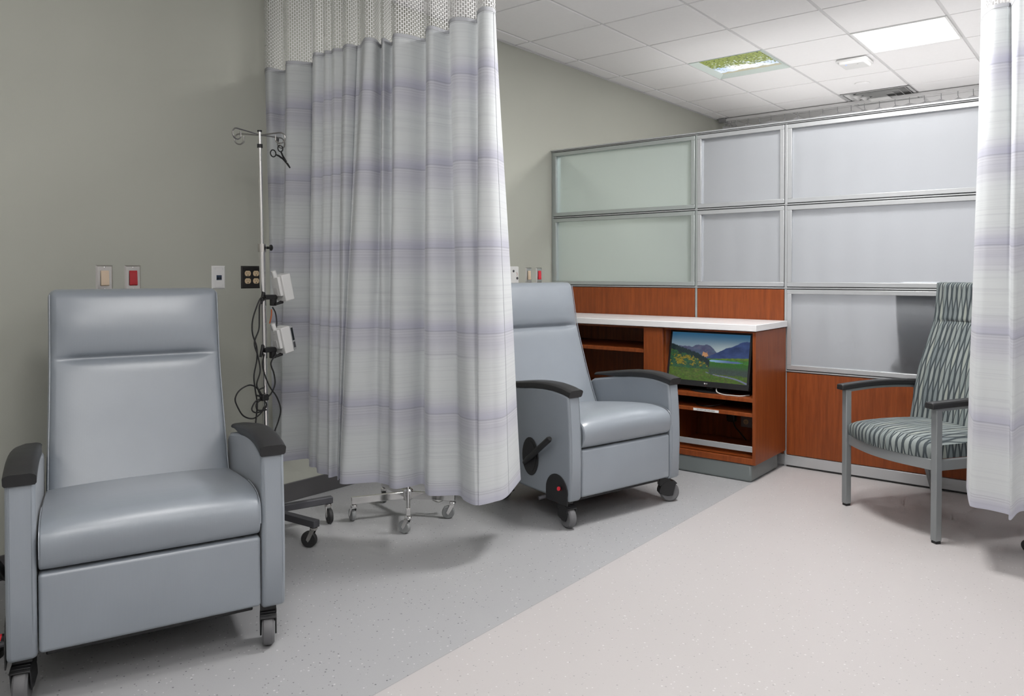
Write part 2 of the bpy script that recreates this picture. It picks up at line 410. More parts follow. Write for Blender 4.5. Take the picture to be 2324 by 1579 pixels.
# ceiling tiles hang a few millimetres below their grid; openings are left for the fittings
FIT = {(3, 2): 'light', (1, 2): 'art', (2, 5): 'vent'}
LIGHTS = [(3, 7), (3, 2), (3, -2), (3, -6), (5, -8), (9, -2), (9, -7), (8, 3), (3, -10)]
c = MB()
xs = [(GX-S, GX)] + [(GX+S*i, GX+S*(i+1)) for i in range(0, 12)]
for ix, (x0, x1) in enumerate(xs):
    i = ix-1
    x0c, x1c = max(x0, WX), min(x1, XR)
    if x1c - x0c < .03: continue
    for j in range(-12, 9):
        if (i, j) in FIT or (i, j) in LIGHTS: continue
        y0, y1 = max(GY+S*j, YF), min(GY+S*(j+1), YB)
        if y1-y0 < .03: continue
        gx0 = .011 if x0c > WX else .0; gx1 = .011
        g = .007
        c.box(x0c+gx0, x1c-gx1, y0+g, y1-g, CZ, CZ+.012)
struct(c.build('ceiling', 'tile', bevel=.002, bseg=1))
struct(MB().box(WX, XR, YF, YB, CZ+.19, CZ+.2).build('ceiling_slab', 'wall_white')); bpy.data.objects['ceiling_slab'].name = 'ceiling_2'
g = MB()
for i in range(0, 13):
    x = GX+S*i
    if x < XR: g.box(x-.012, x+.012, YF, YB, CZ+.006, CZ+.02)
for j in range(-12, 9):
    y = GY+S*j
    if YF < y < YB: g.box(WX, XR, y-.012, y+.012, CZ+.0065, CZ+.02)
struct(g.build('trim_1', 'grid', smooth=0))
struct(MB().box(WX, WX+.022, YF, YB, CZ-.006, CZ-.003).build('trim_2', 'grid', smooth=0))

def tile_rect(i, j): return GX+S*i, GX+S*(i+1), GY+S*j, GY+S*(j+1)
# flush light panel in view
x0, x1, y0, y1 = tile_rect(3, 2)
t = thing('ceiling_light', 'bright white square light panel recessed in the tiled ceiling', 'ceiling light', ((x0+x1)/2, (y0+y1)/2, CZ))
hw = .298
MB().box(-hw, hw, -hw, -hw+.014, -.004, .05).box(-hw, hw, hw-.014, hw, -.004, .05).box(-hw, -hw+.014, -hw+.014, hw-.014, -.004, .05).box(hw-.014, hw, -hw+.014, hw-.014, -.004, .05).build('frame', 'white', t)
MB().box(-hw+.014, hw-.014, -hw+.014, hw-.014, .002, .006).build('diffuser', 'lamp', t, smooth=0)
def area(name, x, y, w, size=.56, z=CZ-.006, rot=None, col=(1, .985, .975), sy=None):
    l = bpy.data.lights.new(name, 'AREA'); l.energy = w; l.shape = 'RECTANGLE' if sy else 'SQUARE'; l.size = size; l.color = col
    if sy: l.size_y = sy
    o = bpy.data.objects.new(name, l); COL.objects.link(o); o.location = (x, y, z)
    if rot: o.rotation_euler = rot
    return o
LW = {(3, 2): 62, (3, -2): 60, (3, 7): 34, (3, -6): 19, (5, -8): 23, (9, -2): 3, (9, -7): 14, (8, 3): 30, (3, -10): 8}
for (i, j) in LIGHTS:
    x0, x1, y0, y1 = tile_rect(i, j)
    area('panel_or_fill_lamp', (x0+x1)/2, (y0+y1)/2, LW[(i, j)])  # some are unseen fill, added to brighten the recliner and beyond the far curtain

# added fill lamps aimed at the ceiling, two in mid-air over the far bays
for x, y, z, w, sz in ((1.5, -1.0, 1.9, 44, 2.2), (-1.6, 6.25, 2.34, 13, 2.5), (-1.5, 8.7, 2.3, 4, 1.6), (1.2, 2.5, 1.5, 58, 1.4)):
    area('fill_uplight', x, y, w, sz, z, (PI, 0, 0), (1, .99, .985))

# picture panel of leaves against the sky
def leaf_sky(u, v):
    n = noise.fractal(Vector((u*9, v*9, 1.3)), 1.0, 2.2, 4); n2 = noise.fractal(Vector((u*34, v*34, 5.1)), 1.0, 2.0, 3)
    cover = v*1.5 - .55 + .25*abs(u-.35) + n*.22 + n2*.22
    if cover > .12 or (cover > -.12 and noise.noise(Vector((u*26, v*26, 4))) > .22):
        k = .5+.5*noise.noise(Vector((u*48, v*48, 9))); g_ = noise.noise(Vector((u*30, v*30, 2)))
        if g_ > .32 and cover < .55: return (.72, .80, .80)
        return (.10+.30*k, .16+.28*k, .03+.07*k) if g_ > -.3 else (.035, .055, .015)
    cl = .5+.6*noise.fractal(Vector((u*3, v*3, 7)), 1, 2, 3)
    if v < .1+.04*n: return (.45, .42, .30)
    b = max(0, min(1, cl + .5*(1-abs(u-.45)*2)))
    return (.42+.58*b, .60+.40*b, .92+.08*b)
x0, x1, y0, y1 = tile_rect(1, 2)
t = thing('picture_panel', 'backlit ceiling panel showing green leaves against blue sky', 'ceiling panel', ((x0+x1)/2, (y0+y1)/2, CZ))
fr = MB(); a, b_ = .298, .248; zi = .024
fr.raw([(-a,-a,-.002),(a,-a,-.002),(a,a,-.002),(-a,a,-.002),(-b_,-b_,zi),(b_,-b_,zi),(b_,b_,zi),(-b_,b_,zi),(-a,-a,.07),(a,-a,.07),(a,a,.07),(-a,a,.07)],
       [(0,1,5,4),(1,2,6,5),(2,3,7,6),(3,0,4,7),(0,8,9,1),(1,9,10,2),(2,10,11,3),(3,11,8,0)])
fr.build('frame', pbr('panel_frame', (.66, .74, .70), .5), t, smooth=0)
NA = 150
pm = MB(); pm.grid(NA, NA, lambda i, j: (-b_+2*b_*i/(NA-1), -b_+2*b_*j/(NA-1), zi-.001))
o = pm.build('picture', 'skyart', t, smooth=0)
at = o.data.color_attributes.new('Col', 'FLOAT_COLOR', 'POINT')
for k, v in enumerate(o.data.vertices):
    u_, v_ = (v.co.x+b_)/(2*b_), 1-(v.co.y+b_)/(2*b_)
    at.data[k].color = (*leaf_sky(u_, v_), 1)
# wireless access point
t = thing('access_point', 'white rounded square wireless access point fixed below the ceiling tiles', 'wireless access point', (-1.70, 6.20, CZ), math.radians(0))
MB().rbox(.115, .115, .022, .02, 6, 6, 1, lambda v: Vector((v.x*(1-.12*(v.z < 0)), v.y*(1-.12*(v.z < 0)), v.z-.020))).build('housing', 'white', t)
MB().lathe([(.005, 0), (.005, -.0015)], Matrix.Translation((-.045, -.07, -.0442)), 12).build('status_light', 'led', t)
MB().tube([(.03, -.055, -.0445), (.045, -.06, -.0445), (.038, -.07, -.0445)], .0012, 6).build('emblem', 'grid', t)
# round disc
tag(MB().lathe([(.062, .003), (.062, -.006), (.055, -.010), (.03, -.011)], Matrix.Translation((-1.85, 6.98, CZ)), 32).build('sprinkler_cover', 'tile'), 'small flat white disc on the ceiling tile before the air vent', 'sprinkler cover')
# square stepped air diffuser
x0, x1, y0, y1 = tile_rect(2, 5)
t = thing('air_vent', 'white square stepped air vent in the ceiling near the far curtain track', 'air vent', ((x0+x1)/2, (y0+y1)/2, CZ))
def ring(m, a, za, b, zb):
    m.raw([(-a,-a,za),(a,-a,za),(a,a,za),(-a,a,za),(-b,-b,zb),(b,-b,zb),(b,b,zb),(-b,b,zb)], [(0,1,5,4),(1,2,6,5),(2,3,7,6),(3,0,4,7)])
m = MB(); ring(m, .3, -.002, .275, -.002); ring(m, .275, -.002, .268, .06); m.box(-.27, .27, -.27, .27, .06, .07); m.build('housing', pbr('vent_grey', (.50, .50, .50), .6), t, smooth=0)
for k, a in enumerate((.262, .205, .148, .09)):
    m = MB(); z_ = -.002-.009*k; ring(m, a, z_, a-.040, z_+.034)
    if k == 3: m.box(-a, a, -a, a, z_-.002, z_)
    m.build('louver', 'white', t, smooth=0)

# ------------------------------------------------------------------ far curtain behind the partition
YT = 7.66
t = thing('ceiling_track', 'grey curtain track along the ceiling behind the glass partition', 'curtain track', (0, YT, CZ))
MB().box(-3.47, 2.4, -.02, .02, -.036, -.007).build('rail', 'grid', t, bevel=.003)
MB().box(-3.485, -3.40, -.028, .028, -.046, -.002).build('end_cap', 'hook', t, bevel=.003)
t = thing('far_curtain', 'grey scalloped curtain hanging from hooks behind the glass partition', 'curtain', (0, YT, 0))
hx = [-3.43, -3.415, -3.40, -3.385, -3.37, -3.35] + [-3.30 + .1295*k + .0065*math.sin(k*1.7) for k in range(42)]
zt = CZ-.086
def ftop(x):
    for a, b in zip(hx, hx[1:]):
        if a <= x <= b:
            s = (x-a)/(b-a); return zt - (.22*(b-a) if b-a > .05 else .004)*math.sin(PI*s)*(.7+.3*math.sin(a*9))
    return zt
FX = [-3.44 + i*.0165 for i in range(340)]
def fy(x): return .022*math.sin(x*2*PI/.259+1)
MB().grid(len(FX), 14, lambda i, j: (FX[i], fy(FX[i]), ftop(FX[i])*(1-j/13)+.3*(j/13))).build('fabric', 'curtain_grey', t)
for x in hx:
    if x > 1.0: break
    MB().tube([(x, 0, CZ-.036), (x, 0, zt+.012), (x+.004, fy(x)*.5, zt+.004), (x, fy(x), zt-.012)], .0032, 6).build('hook', 'hook', t)

# ------------------------------------------------------------------ glass partition
PX = [-3.515, -2.308, -1.698, -.478, .742]
PT = thing('partition', 'modular glass and cherry wood partition across the back of the bay', 'partition', (0, PY, 0))
zr = [2.14, 1.638, 1.117, .600]
for x in PX:
    MB().box(x-.008, x+.008, .006, .06, .0, 2.14).build('post', 'alu_green' if x < -2 else 'alu', PT, bevel=.002)
MB().box(PX[0]-.008, PX[-1]+.01, -.004, .066, 2.146, 2.156).box(PX[0]-.008, PX[-1]+.01, -.002, .064, 2.138, 2.143).build('top_rail', 'alu', PT, bevel=.002)
for z in zr[1:]:
    xa = PX[0] if z > 1 else PX[2]
    MB().box(xa, PX[-1], .0, .056, z-.0035, z+.0035).build('rail', 'alu', PT, bevel=.001)
    MB().box(xa, PX[-1], .012, .05, z-.012, z+.012).build('rail_core', 'alu_dark', PT)
MB().box(PX[2], PX[-1], -.004, .058, .012, .074).box(PX[0], PX[2], .0, .058, .012, .074).build('base_trim', 'alu', PT, bevel=.002)
MB().box(PX[2], PX[-1], .01, .05, 0, .012).build('kick_gap', 'base_dark', PT)
def framed(x0, x1, z0, z1, green):
    a = .027; m = MB()
    m.box(x0, x1, 0, .05, z1-a, z1).box(x0, x1, 0, .05, z0, z0+a).box(x0, x0+a, 0, .05, z0+a, z1-a).box(x1-a, x1, 0, .05, z0+a, z1-a)
    f = m.build('panel_frame', 'alu_green' if green else 'alu', PT, bevel=.002)
    MB().grid(2, 2, lambda i, j: (x0+a+(x1-x0-2*a)*i, .018, z0+a+(z1-z0-2*a)*j)).build('glass_pane', 'frost_green' if green else 'frost', f, smooth=0)
for ci in range(4):
    x0, x1 = PX[ci]+.010, PX[ci+1]-.010
    framed(x0, x1, zr[1]+.009, zr[0]-.006, ci == 0); framed(x0, x1, zr[2]+.009, zr[1]-.009, ci == 0)
    if ci < 2:
        MB().box(x0, x1, .002, .05, zr[3]+.004, zr[2]-.009).build('wood_panel', 'wood', PT, bevel=.0015)
        MB().box(x0, x1, .002, .05, .077, zr[3]-.004).build('wood_panel', 'wood', PT, bevel=.0015)
    else:
        framed(x0, x1, zr[3]+.009, zr[2]-.009, False)
        MB().box(x0, x1, .002, .05, .077, zr[3]-.009).build('wood_panel', 'wood', PT, bevel=.0015)

# ------------------------------------------------------------------ cabinet with open bays and a counter
CB = thing('media_cabinet', 'cherry wood open media cabinet standing against the glass partition', 'cabinet')
cy, cb = 4.211, 4.695
MB().box(-1.709, -1.690, cy, cb, .103, .872).build('side_panel', 'wood', CB, bevel=.001)
MB().box(-3.50, -3.482, cy, cb, .103, .872).build('side_panel', 'wood', CB, bevel=.001)
MB().box(-2.406, -2.292, cy, cy+.02, .137, .872).build('stile', 'wood', CB, bevel=.001)
MB().box(-2.312, -2.290, cy+.045, cb, .137, .872).build('divider', 'wood', CB, bevel=.001)
MB().box(-2.425, -2.404, cy+.001, cb, .137, .872).build('divider', 'wood', CB, bevel=.001)
MB().box(-3.482, -1.709, cy, cb, .103, .137).build('bottom_panel', 'wood', CB, bevel=.001)
MB().box(-3.482, -1.709, cy+.02, cb, .862, .872).build('top_panel', 'wood', CB)
MB().box(-3.482, -2.425, cy+.006, cb, .708, .730).build('shelf', 'wood', CB, bevel=.001)
MB().box(-3.482, -2.425, cy+.006, cb, .42, .442).build('shelf', 'wood', CB, bevel=.001)
MB().box(-2.29, -1.709, cy+.001, cb-.03, .465, .487).build('shelf', 'wood', CB, bevel=.001)
s2 = MB().box(-2.29, -1.709, cy+.001, cb-.03, .380, .400).build('shelf', 'wood', CB, bevel=.001)
MB().box(-2.29, -1.709, cy+.006, cy+.016, .175, .208).build('cross_bar', 'alu', CB, bevel=.001, label='brushed aluminium bar')
MB().box(-3.482, -2.425, cb-.012, cb-.004, .137, .862).build('back_panel', 'wood', CB)
MB().box(-3.50, -1.716, cy+.004, cb-.06, .0, .102).build('plinth', 'plinth', CB, bevel=.012, label='grey vinyl covered plinth')
tag(MB().box(-3.515, -1.682, 4.196, 4.703, .876, .914).build('countertop', 'laminate', bevel=.003), 'white laminate countertop on the cherry cabinet', 'countertop')
# written strip on the lower shelf edge
t = thing('shelf_sign', 'thin white sign strip stuck on the front edge of the cabinet shelf', 'sign', (-1.998, cy+.0005, .3895))
MB().box(-.082, .082, -.0012, 0, -.0075, .0075).build('strip', 'white', t)
text_mesh('lettering', 'DO NOT USE THIS SHELF', .0105, 'ink', t, Matrix.Translation((0, -.0014, 0)) @ Matrix.Rotation(PI/2, 4, 'X'))
# power outlet seen through the open back, plug and cord
t = thing('power_outlet', 'grey outlet plate low on the panel inside the cabinet', 'power outlet', (-1.925, PY, .25))
MB().box(-.06, .06, -.006, .0, -.036, .036).build('plate', pbr('outlet_gray', (.30, .28, .27), .5), t, bevel=.003)
MB().lathe([(.017, 0), (.017, .002)], Matrix.Translation((-.025, -.006, 0)) @ Matrix.Rotation(PI/2, 4, 'X'), 20).build('socket', 'ivory', t)
MB().box(-.031, -.029, -.0087, -.0078, -.004, .006).box(-.022, -.020, -.0087, -.0078, -.004, .006).tube([(-.0255, -.0085, -.009), (-.0255, -.0078, -.009)], .0022, 8).build('slot', 'black', t)
t = thing('power_plug', 'black round power plug pushed into the outlet inside the cabinet', 'plug', (-1.885, PY-.008, .25))
MB().lathe([(.019, 0), (.019, .014), (.012, .03), (.006, .04)], Matrix.Rotation(PI/2, 4, 'X'), 20).build('body', 'black', t)
MB().tube(spline([(0, -.036, 0), (.004, -.06, -.015), (.015, -.07, -.07), (.02, -.05, -.112)], 8), .0035, 8).build('cord', 'cord', t)
t = thing('power_adapter', 'black power adapter hanging beside the outlet inside the cabinet', 'power adapter', (-2.04, PY-.007, .275))
MB().rbox(.03, .018, .032, .012, 2, 2, 2, lambda v: v+Vector((0, -.018, 0))).build('body', 'black', t)
MB().tube(spline([(.012, -.02, -.028), (.03, -.03, -.06), (.06, -.03, -.09), (.11, -.04, -.136)], 8), .0035, 8).build('cord', 'cord', t)

# television
TW = thing('television', 'small black flat screen television on the cabinet shelf showing mountains', 'television', (-2.021, 4.293, .4875), 0)
tilt = Matrix.Translation((0, -.028, .0675)) @ Matrix.Rotation(math.radians(-11.6), 4, 'X')
sw, sh = .256, .293
def tb(x0, x1, y0, y1, z0, z1, m): m.box(x0, x1, y0, y1, z0, z1, tilt)
m = MB(); tb(-sw-.014, sw+.014, -.004, .0, -.034, 0, m); tb(-sw-.014, sw+.014, -.004, .0, sh, sh+.016, m); tb(-sw-.014, -sw, -.004, 0, 0, sh, m); tb(sw, sw+.014, -.004, 0, 0, sh, m)
tb(-sw-.014, sw+.014, .001, .035, -.034, sh+.016, m); m.build('bezel', 'black', TW, bevel=.0015)
def scenery(u, v):                                    # u right, v up, 0..1; an alpine valley at dusk
    f = lambda x, y, s, o=4: noise.fractal(Vector((x*s, y*s, 3.7)), 1.0, 2.0, o)
    jag = .012*f(u, 0, 26)
    far = .66 + .10*math.exp(-((u-.47)/.10)**2) + .055*math.exp(-((u-.20)/.07)**2) + .05*math.exp(-((u-.10)/.05)**2) + .065*math.exp(-((u-.34)/.06)**2) - .10*sstep(.5, .66, u) + jag
    right = .60 + .27*sstep(.52, 1.02, u) + .02*f(u, 0, 9) - .16*sstep(.62, .40, u)
    leftn = .745 - .50*u - .45*max(0, u-.35)**1.2 + .02*abs(math.sin(u*120+f(u, 0, 30)*3)) + .01*f(u, 0, 40)
    if v > max(far, right if u > .45 else 0) and v > leftn:
        k = sstep(.62, .98, v); w = .5+.5*sstep(.2, .9, u)*(1-k)
        return (.02+.34*(1-k)*w, .085+.33*(1-k)*w, .16+.25*(1-k)*w)
    if v > leftn and v > .475 + .05*sstep(.45, 1, u):
        if u > .40 and v < right - .0 and v < .60+.34*sstep(.52, 1.02, u):
            n = .5+.5*f(u, v, 12); return (.010+.02*n, .022+.035*n, .075+.09*n)
        n = .5+.6*f(u, v, 14)
        if .36 < u < .52 and .50 < v < .66 and abs(u-.455) < .02+.13*(.68-v)*(v > .52) and n > .42: return (.30+.12*n, .15+.06*n, .09)
        warm = max(0, n-.35)*sstep(.6, .75, v)
        return (.05+.10*warm, .048+.04*n, .10+.04*n)
    tree = abs(f(u*2.2, v*.8, 30, 3))
    if v <= leftn and (v > leftn-.13-.05*f(u, 0, 12)) and u < .52:
        return (.004+.01*tree, .012+.02*tree, .016+.012*tree)
    if u > .46 and .40 < v <= .54:
        if abs(v-(.435-.02*(u-.5))) < .022*sstep(.48, .56, u)*(1-sstep(.84, .95, u)):
            k = sstep(.8, .5, u); return (.07+.12*k, .11+.22*k, .24+.24*k)
        n = .5+.5*f(u, v, 30); return (.03+.10*n*(v > .47), .07+.12*n, .012+.01*n)
    if v > .18 - .03*u + .02*f(u, 0, 20) and u > .52 and v < .40-.015*math.sin(u*40):
        st = .35+.3*(.5+.5*math.sin(u*230+f(u, v, 60)*5))+.3*tree
        k = sstep(.24, .36, v); return (.03*st*(1-k)+.015+.02*k*tree, .05*st*(1-k)+.02+.07*k, .05*(1-k)*st+.012)
    rd = .22 - .42*(u-.48) + .03*math.sin(u*9)
    if u > .48 and abs(v-rd) < .006+.02*(u-.48): return (.13, .14, .23)
    n = .5+.55*f(u, v, 16); n2 = .5+.5*f(u, v, 44)
    if v > .25 and u < .52:
        if n+.5*n2 > .84 and .30 < v < .52: return (.22*n2+.05, .15*n2+.05, .010)
        return (.010+.04*n*n2, .025+.075*n2, .012+.025*(1-n))
    return (.035+.07*n*n2, .05+.085*n2, .008+.010*n)
NX, NZ = 220, 125
pm = MB(); pm.grid(NX, NZ, lambda i, j: tilt @ Vector((-sw+2*sw*i/(NX-1), -.0015, sh*j/(NZ-1))))
o = pm.build('screen', 'screen', TW, smooth=0)
at = o.data.color_attributes.new('Col', 'FLOAT_COLOR', 'POINT')
for k in range(len(o.data.vertices)):
    i, j = divmod(k, NZ); at.data[k].color = (*scenery(i/(NX-1), j/(NZ-1)), 1)
lg = MB(); lg.lathe([(.0042, 0), (.0042, .0005)], tilt @ Matrix.Translation((-.008, -.0043, -.014)) @ Matrix.Rotation(PI/2, 4, 'X'), 20)
lg.build('emblem', 'white', TW)
text_mesh('lettering', 'LG', .0095, 'white', TW, tilt @ Matrix.Translation((.0045, -.0045, -.014)) @ Matrix.Rotation(PI/2, 4, 'X'))
MB().lathe([(.0014, 0), (.0014, .0006)], tilt @ Matrix.Translation((-.002, -.0043, -.026)) @ Matrix.Rotation(PI/2, 4, 'X'), 12).build('power_light', 'red_bright', TW)
MB().tube([(0, .03, .12), (0, .035, .01)], [.03, .03], 12).build('neck', 'black', TW)
MB().lathe([(.11, 0), (.11, .006), (.04, .016)], Matrix.Translation((0, .035, 0)) @ Matrix.Diagonal((1.2, .75, 1, 1)), 32).build('stand_base', 'black', TW)
tag(MB().tube(spline([(-1.96, 4.275, .520), (-1.945, 4.25, .500), (-1.90, 4.235, .4915), (-1.84, 4.232, .4912), (-1.79, 4.24, .4913), (-1.765, 4.30, .4912)], 8), .0035, 8).build('cable', 'cordwhite'), 'thin white cable lying on the shelf under the television', 'cable')
tag(MB().tube(spline([(-2.16, 4.42, .4035), (-2.10, 4.30, .4037), (-2.02, 4.275, .4038), (-1.96, 4.33, .415), (-1.95, 4.45, .44)], 8), .0032, 8).build('cable', 'cord'), 'dark cable looped on the shelf above the sign strip', 'cable')

# ------------------------------------------------------------------ wall plates
RW = Matrix.Rotation(PI/2, 4, 'Z')                    # plates are modelled facing -y, then turned to face +x
def plate_thing(name, label, cat, y, z, group=None): return thing(name, label, cat, (WX, y, z), PI/2, group)
def faceplate(t, w, h, mat):                          # bevelled plate with sloped border
    m = MB(); a, b = w/2, h/2; d = .006
    m.raw([(-a,0,-b),(a,0,-b),(a,0,b),(-a,0,b),(-a+.006,-d,-b+.006),(a-.006,-d,-b+.006),(a-.006,-d,b-.006),(-a+.006,-d,b-.006)],
          [(3,2,1,0),(4,5,6,7),(0,1,5,4),(1,2,6,5),(2,3,7,6),(3,0,4,7)])
    return m.build('plate', mat, t, smooth=0)
def rocker(name, label, y, z, mat):
    t = plate_thing(name, label, 'wall switch', y, z)
    faceplate(t, .07, .114, 'steel')
    MB().prism([(-.007, -.034), (-.012, -.030), (-.009, .030), (-.007, .034)], -.017, .017, 'x').build('rocker', mat, t, bevel=.001)
    for s in (-1, 1): MB().lathe([(.003, 0), (.003, .0012), (.0015, .002)], Matrix.Translation((0, -.006, s*.047)) @ Matrix.Rotation(PI/2, 4, 'X'), 10).build('screw', 'chrome', t)
    return t
rocker('wall_switch', 'ivory rocker switch in a steel plate above the front recliner', 1.456, 1.197, 'almond')
rocker('wall_switch', 'dark red rocker switch in a steel plate above the front recliner', 1.576, 1.197, 'red')
rocker('wall_switch', 'ivory rocker switch in a steel plate above the far recliner', 4.425, 1.197, 'almond')
rocker('wall_switch', 'red rocker switch in a steel plate beside the glass partition', 4.55, 1.197, 'red_bright')
t = plate_thing('data_outlet', 'white data jack plate with a dark blue port beside the front recliner', 'data outlet', 1.983, 1.197)
faceplate(t, .07, .114, 'white')
MB().box(-.013, .013, -.0085, -.004, -.012, .011).build('port', 'jack', t)
MB().box(-.010, -.002, -.0092, -.008, -.008, .0).box(.002, .010, -.0092, -.008, -.008, .0).build('jack_hole', 'black', t)
for s in (-1, 1):
    MB().tube([(-.02, -.0065, s*.041-.004*s), (-.02, -.0065, s*.047), (.02, -.0065, s*.047), (.02, -.0065, s*.041-.004*s)], .0009, 6).build('label_slot', 'grid', t)
t = plate_thing('quad_outlet', 'dark steel plate with four ivory sockets behind the chrome pole', 'power outlet', 2.16, 1.197)
faceplate(t, .114, .114, pbr('plate_dark', (.055, .052, .05), .35, metal=.7))
for sx_ in (-.023, .023):
    for sz_ in (-.019, .019):
        so = MB(); pr_ = [(.0165*math.cos(a), max(-.0135, min(.0135, .0165*math.sin(a)))) for a in [2*PI*k/24 for k in range(24)]]
        so.prism(pr_, -.0085, -.005, 'y'); so = so.build('socket', 'ivory', t); so.location = (sx_, 0, sz_)
        MB().box(-.007, -.0055, -.0092, -.0084, -.001, .007).box(.0055, .007, -.0092, -.0084, -.001, .006).lathe([(.0026, 0), (.0026, .0008)], Matrix.Translation((0, -.0084, -.008)) @ Matrix.Rotation(PI/2, 4, 'X'), 10).build('slot', 'black', so)
t = plate_thing('gas_outlet', 'white wall plate with small grey ports half hidden by the front curtain', 'wall outlet', 4.235, 1.20)
MB().box(-.075, .062, -.012, 0, -.062, .062).build('plate', 'white', t, bevel=.006)
for px, pz, r in ((.0, .028, .009), (.042, -.024, .010)):
    MB().lathe([(r, 0), (r, .003), (r*.5, .004)], Matrix.Translation((px, -.012, pz)) @ Matrix.Rotation(PI/2, 4, 'X'), 14).build('port', 'darkmetal', t)
MB().tube([(.036, -.0125, .02), (.044, -.0125, .005), (.040, -.0125, -.006)], .0012, 6).build('marking', 'orange', t)

# ------------------------------------------------------------------ recliners
def caster(parent, x, y, steer, r=.052):
    off = .026
    h = MB()
    arc = [(off+(r+.009)*math.cos(math.radians(k)), r+(r+.009)*math.sin(math.radians(k))) for k in range(52, 190, 12)]
    inn = [(off+(r+.003)*math.cos(math.radians(k)), r+(r+.003)*math.sin(math.radians(k))) for k in range(52, 190, 12)]
    for q in range(len(arc)-1): h.prism([arc[q], arc[q+1], inn[q+1], inn[q]], -.026, .026, 'x')
    for sd in (-1, 1):
        a_, b_ = sorted((sd*.021, sd*.026))
        h.prism([(off+(r+.009)*math.cos(math.radians(k)), r+(r+.009)*math.sin(math.radians(k))) for k in range(58, 196, 14)] + [(off-.012, r-.018), (off+.014, r-.016)], a_, b_, 'x')
    h.prism([(-.032, .085), (.03, .10), (.026, .140), (-.032, .140)], -.025, .025, 'x')
    h = h.build('caster', 'black', parent, bevel=.002, smooth=50)
    h.location = (x, y, 0); h.rotation_euler = (0, 0, steer)
    o_ = Matrix.Translation((-.019, off, r)) @ Matrix.Rotation(PI/2, 4, 'Y')
    MB().lathe([(r*.5, .002), (r*.84, .0), (r*.97, .006), (r, .013), (r, .025), (r*.97, .032), (r*.84, .038), (r*.5, .036)], o_, 32).build('wheel', 'tread', h)
    return h
ARM_TOP = [(0, .634), (.06, .645), (.12, .652), (.2, .653), (.3, .646), (.4, .633), (.5, .617), (.62, .596)]
PAD_TOP = [(-.006, .664), (.05, .676), (.12, .684), (.2, .685), (.3, .678), (.4, .665), (.5, .650), (.60, .634)]
W0, W1 = .303, .376
def back_front(z):
    T_ = [(.30, .462), (.45, .548), (.6, .616), (.75, .670), (.90, .720), (1.05, .753), (1.2, .779)]
    i = max(1, min(4, int((z-.30)/.15))); t = (z-T_[i][0])/.15
    p0, p1, p2, p3 = (T_[k][1] for k in (i-1, i, i+1, i+2))
    return .5*(2*p1 + (p2-p0)*t + (2*p0-5*p1+4*p2-p3)*t*t + (3*p1-p0-3*p2+p3)*t**3)
